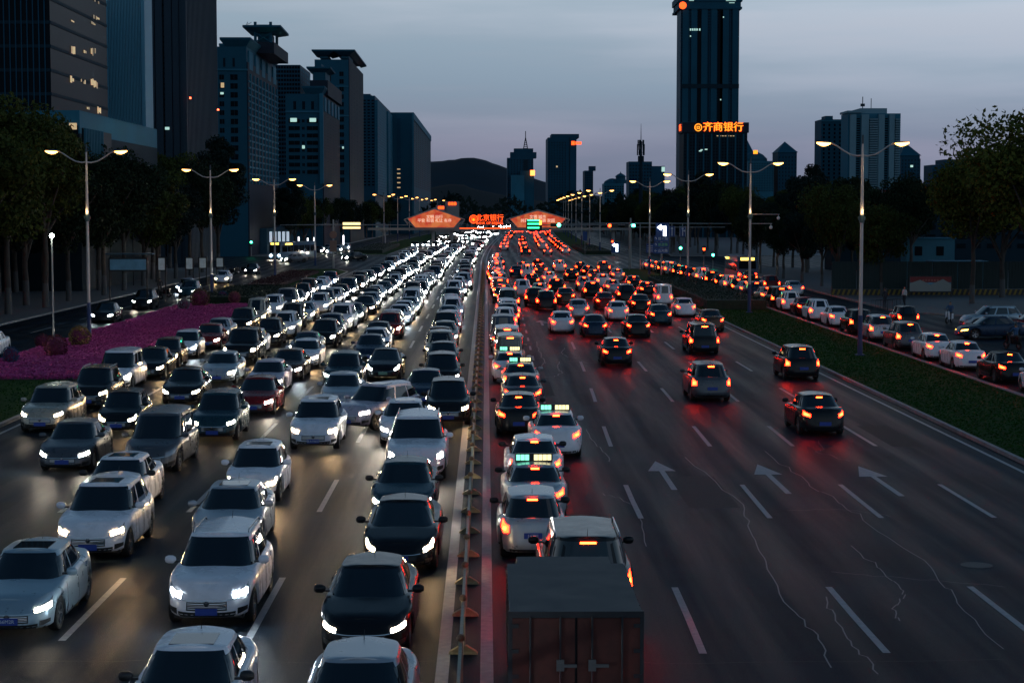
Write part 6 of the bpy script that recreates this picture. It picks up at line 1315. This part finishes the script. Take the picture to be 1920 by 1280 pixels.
# site cabins behind
for k, (px0, px1, py0, py1, Y, lab) in enumerate([(1626, 1658, 476, 500, 186, 'pale site cabin just right of the nearest right lamp pole'), (1700, 1790, 448, 470, 215, 'long two-storey blue site cabin behind the fence'), (1752, 1850, 492, 510, 190, 'low blue sheeted shed behind the poster fence')]):
    x0, z1 = pix(px0, py0, Y); x1, z0 = pix(px1, py1, Y); t = thing('site_cabin', ((x0 + x1) / 2, Y, 0), lab, 'cabin'); h = (x1 - x0) / 2; b = MB().use(wallmat('cabin_wall', (.05, .16, .21))); b.box(-h, h, 0, 3, 0, z1); b.use(W_PALE); b.box(-h - .15, h + .15, -.15, 3.1, z1, z1 + .15); obj('wall', b.mesh('wall'), t)
    for j in range(max(1, int(h * 2 / 2.6))): b = MB().use(M_WIN); x = -h + 1.0 + j * 2.6; b.box(x, x + .9, -.05, 0, z1 - 2.0, z1 - .9); obj('window', b.mesh('window'), t)
# bright white sign seen through the left leaves, and lone green-white lamp
x, z = pix(227, 418, 200); t = thing('lit_shop_sign', (x, 200, 0), 'bright white shop sign glimpsed through the left tree leaves', 'sign'); b = MB().use(mat('shop_sign_glow', (.9, .95, 1), .5, emit=(.75, .88, 1), es=.9)); b.box(-1.2, 1.2, -.05, .1, z - .25, z + .25); b.use(M_BLACK); b.box(-1.5, 1.5, .12, .2, z - .3, z + .3); b.box(-1.3, -1.2, .12, .2, 0, z); b.box(1.2, 1.3, .12, .2, 0, z); obj('lit_panel', b.mesh('lit_panel'), t)
x, z = pix(97, 442, 104); t = thing('park_lamp', (x, 104, .1), 'single round greenish white park lamp among the left trees', 'lamp'); b = MB().use(M_STEEL); b.tube([(0, 0, 0), (0, 0, z - .2)], .05, 8); obj('lamp_pole', b.mesh('lamp_pole'), t)
b = MB().use(mat('park_lamp_glow', (.9, 1, .9), .3, emit=(.85, 1, .85), es=40)); b.lathe([(.001, -.14), (.1, -.1), (.14, 0), (.1, .1), (.001, .14)], (0, 0, z - .1), 12); obj('lamp_globe', b.mesh('lamp_globe'), t)
l = bpy.data.lights.new('lamp_light', 'POINT'); l.energy = 60; l.color = (.85, 1, .85); l.shadow_soft_size = .15; lo = bpy.data.objects.new('lamp_light', l); COL.objects.link(lo); lo.parent = t; lo.location = (0, -.3, z - .1)
# buses
def bus(X, Y, rot, label):
    t = thing('city_bus', (X, Y, 0), label, 'bus'); M_BUS = mat('bus_paint', (.05, .12, .2), .35, coat=.6)
    b = MB().use(M_BUS); 
    P = [[(sx * 1.24 * (1 if z < 2.4 else .95), y, z) for z, sx in ((.35, 1), (1.2, 1), (2.4, 1), (3.0, 1), (3.1, .4), (3.1, -.4), (3.0, -1), (2.4, -1), (1.2, -1), (.35, -1))] for y in (-5.4, -5.3, 5.3, 5.4)]; b.grid(P); b.add(P[0], [tuple(range(10))]); b.add(P[-1], [tuple(range(10))]); obj('body', b.mesh('body'), t)
    for sg in (-1, 1):
        for k in range(6): b = MB().use(M_GLASS); b.box(min(sg * 1.245, sg * 1.26), max(sg * 1.245, sg * 1.26), -5.0 + k * 1.7, -3.5 + k * 1.7, 1.35, 2.45); obj('side_window', b.mesh('side_window'), t)
        for y in (-3.2, 3.4): obj('wheel', wheel_meshes()['tyre'], t, (sg * 1.08, y, .48), None, 1.43)
    b = MB().use(M_GLASS); b.box(-1.1, 1.1, 5.41, 5.43, 1.2, 2.5); b.box(-1.0, 1.0, -5.43, -5.41, 1.6, 2.5); obj('windshield', b.mesh('windshield'), t)
    b = MB().use(mat('bus_display_amber_glow', (1, .6, .1), .4, emit=(1, .55, .08), es=5)); b.box(-.8, .8, 5.42, 5.45, 2.6, 2.9); b.box(-.8, .8, -5.45, -5.42, 2.6, 2.9); b.box(-1.27, -1.255, 2.0, 4.0, 2.55, 2.8); obj('route_display', b.mesh('route_display'), t)
    for sg in (-1, 1):
        b = MB().use(M_HEAD); b.box(sg * .85 - .15, sg * .85 + .15, 5.42, 5.45, .65, .85); obj('headlight', b.mesh('headlight'), t)
        b = MB().use(M_TAIL); b.box(sg * .95 - .12, sg * .95 + .12, -5.45, -5.42, .8, 1.1); obj('tail_light', b.mesh('tail_light'), t)
    t.rotation_euler.z = rot
bus(30.6, 215, 0, 'city bus with amber display on the service road near the right junction corner'); bus(-39.6 + 6, 312, PI - .5, 'city bus crossing the left part of the junction')
bus(-42.0, 139, PI, 'city bus waiting in the lay-by under the left trees')

# ---------------------------------------------------------------- people and scooters
M_SKIN = mat('skin', (.30, .17, .11), .6)
def person_mesh(seed, shirt, trousers, pose):
    J = dict(pel=(0, 0, .95), ch=(0, .01, 1.30), nk=(0, 0, 1.48), hd=(0, .02, 1.62), top=(0, .01, 1.74),
             ls=(-.19, 0, 1.42), le=(-.27, .02, 1.15), lh=(-.27, .10, .90), rs=(.19, 0, 1.42), re=(.27, -.04, 1.15), rh=(.28, .04, .90),
             lp=(-.10, 0, .92), lk=(-.11, .10, .50), lf=(-.11, .02, .07), lt=(-.11, .17, .03), rp=(.10, 0, .92), rk=(.11, -.02, .50), rf=(.11, -.16, .08), rt=(.11, -.02, .03))
    if pose == 'sit':
        for k in J: J[k] = (J[k][0], J[k][1] - .1, J[k][2] - .12)
        for a, s_ in (('l', -1), ('r', 1)): J[a + 'k'] = (s_ * .16, .32, .80); J[a + 'f'] = (s_ * .15, .22, .36); J[a + 't'] = (s_ * .15, .38, .32); J[a + 'e'] = (s_ * .27, .08, 1.08); J[a + 'h'] = (s_ * .24, .36, 1.05)
    if pose == 'stand':
        J['rk'] = (.11, .02, .5); J['rf'] = (.12, 0, .07); J['rt'] = (.13, .15, .03); J['lf'] = (-.12, 0, .07); J['lk'] = (-.11, .02, .5); J['lt'] = (-.13, .15, .03)
    R_ = dict(pel=.15, ch=.17, nk=.06, hd=.105, top=.07, ls=.07, le=.045, lh=.035, rs=.07, re=.045, rh=.035, lp=.10, lk=.065, lf=.045, lt=.035, rp=.10, rk=.065, rf=.045, rt=.035)
    E_ = [('pel', 'ch'), ('ch', 'nk'), ('nk', 'hd'), ('hd', 'top'), ('ch', 'ls'), ('ls', 'le'), ('le', 'lh'), ('ch', 'rs'), ('rs', 're'), ('re', 'rh'), ('pel', 'lp'), ('lp', 'lk'), ('lk', 'lf'), ('lf', 'lt'), ('pel', 'rp'), ('rp', 'rk'), ('rk', 'rf'), ('rf', 'rt')]
    ks = list(J); me = bpy.data.meshes.new('sk'); me.from_pydata([J[k] for k in ks], [(ks.index(a), ks.index(c)) for a, c in E_], []); o = bpy.data.objects.new('sk', me); COL.objects.link(o)
    mdf = o.modifiers.new('s', 'SKIN'); o.modifiers.new('u', 'SUBSURF').levels = 1
    for i, k in enumerate(ks): me.skin_vertices[0].data[i].radius = (R_[k], R_[k] * (.75 if k in ('pel', 'ch') else 1)); me.skin_vertices[0].data[i].use_root = (k == 'pel')
    bpy.context.view_layer.update(); m2 = bpy.data.meshes.new_from_object(o.evaluated_get(bpy.context.evaluated_depsgraph_get())); bpy.data.objects.remove(o)
    m2.name = 'person'; m2.materials.clear()
    for m in (shirt, trousers, M_SKIN, M_BLACK): m2.materials.append(m)
    dz = -.12 if pose == 'sit' else 0
    for p in m2.polygons:
        c = p.center; p.use_smooth = True
        hand = math.dist(c, J['lh']) < .08 or math.dist(c, J['rh']) < .08
        p.material_index = 3 if (c.z > 1.66 + dz or (c.z > 1.54 + dz and c.y < (-.1 if pose == 'sit' else 0)) or c.z < .08) else 2 if (c.z > 1.46 + dz or hand) else 0 if c.z > .98 + dz or (abs(c.x) > .21 and pose != 'sit') else 1
    return m2
def cloth(n, c): return mat(n, c, .85)
PM = [person_mesh(1, cloth('white_shirt', (.5, .5, .52)), cloth('dark_trousers', (.02, .02, .03)), 'walk'), person_mesh(2, cloth('dark_jacket', (.03, .03, .04)), cloth('dark_trousers', None or (.02, .02, .03)), 'stand'), person_mesh(3, cloth('blue_jacket', (.04, .10, .2)), cloth('grey_trousers', (.05, .05, .06)), 'sit')]
def person(v, X, Y, rot, label, z=.1):
    o = obj('person', PM[v], None, (X, Y, z), (0, 0, rot), None, label, 'person')
x, _ = pix(1711, 575, 152); person(0, x, 155, 2.2, 'person in a pale shirt walking by the dark site fence on the right'); x, _ = pix(1674, 580, 150); person(1, x, 153, .6, 'person in dark clothes standing near the right lamp pole by the site fence')
x, _ = pix(300, 530, 176); person(1, x, 176, .5, 'person in dark clothes standing by the poster cases on the left pavement')
def scooter(X, Y, rot, label, rider=None, colr='white', z=None):
    z = (0 if (X < 39 and Y < 140 and X > 0) else .1) if z is None else z
    t = thing('scooter', (X, Y, z), label, 'scooter', None, rot); P = PAINT[colr]
    b = MB().use(P); b.grid([[(sx * w_, y, zz) for sx in (-1, 1)] for y, zz, w_ in ((-.62, .78, .1), (-.3, .82, .14), (.05, .72, .13), (.1, .35, .13), (.38, .32, .14), (.44, .6, .16), (.52, .95, .12))]); b.box(-.13, .13, -.6, .02, .34, .74); b.box(-.15, .15, .42, .5, .34, .92); obj('body', b.mesh('body'), t)
    b = MB().use(M_BLACK); b.box(-.13, .13, -.66, .06, .76, .84); obj('seat', b.mesh('seat'), t)
    b = MB().use(M_BLACK); b.tube([(-.33, .36, 1.08), (0, .42, 1.06), (.33, .36, 1.08)], .02, 6); b.tube([(0, .42, 1.06), (0, .62, .3)], .03, 6); obj('handlebar', b.mesh('handlebar'), t)
    for y in (-.52, .64): b = MB().use(M_TYRE); b.lathe([(.12, -.04), (.24, -.05), (.27, 0), (.24, .05), (.12, .04)], (0, y, .27), 18, 'x'); b.use(M_RIM); b.lathe([(.13, -.03), (.001, -.03)], (0, y, .27), 14, 'x'); b.lathe([(.13, .03), (.001, .03)], (0, y, .27), 14, 'x'); obj('wheel', b.mesh('wheel'), t)
    b = MB().use(M_HEADOFF); b.lathe([(.001, .05), (.06, .03), (.07, 0)], (0, .5, .95), 10, 'y'); obj('headlight', b.mesh('headlight'), t)
    if rider:
        o = obj('person', PM[2], None, (X, Y, z), (0, 0, rot), None, rider, 'person'); o.location = Vector((X, Y, z)) + Matrix.Rotation(rot, 3, 'Z') @ Vector((0, -.12, .02))
x, _ = pix(1780, 600, 133); scooter(x, 133, 2.6, 'white scooter ridden on the open pavement left of the parked cars', 'person in a blue jacket riding the white scooter by the parked cars'); x, _ = pix(1900, 640, 108); scooter(x, 108, .4, 'dark scooter at the right edge beside the parked saloon', 'person in a blue jacket on the dark scooter at the right edge', 'black')
for k, (px, Y) in enumerate(((292, 168), (306, 172), (430, 232), (440, 236), (452, 240))): x, _ = pix(px, 500, Y); scooter(max(x, -44), Y, 1.2 + k * .2, f'dark scooter parked on the left pavement under the trees, {ordn(k)} from the camera', None, 'black')
# small roadside barriers on the right pavement
for k in range(5):
    x, _ = pix(1690 + k * 12, 570 + k * 3, 148 - k * 4); t = thing('barrier', (x, 150 - k * .5, .1), f'low dark metal barrier on the right pavement, {ordn(k)} from the lamp pole', 'barrier', 'low barriers on the right pavement', .5); b = MB().use(M_BLACK); b.tube([(-.9, 0, 0), (-.9, 0, .9), (.9, 0, .9), (.9, 0, 0)], .025, 6)
    for j in range(6): b.tube([(-.7 + j * .28, 0, .1), (-.7 + j * .28, 0, .9)], .012, 4)
    obj('bars', b.mesh('bars'), t)
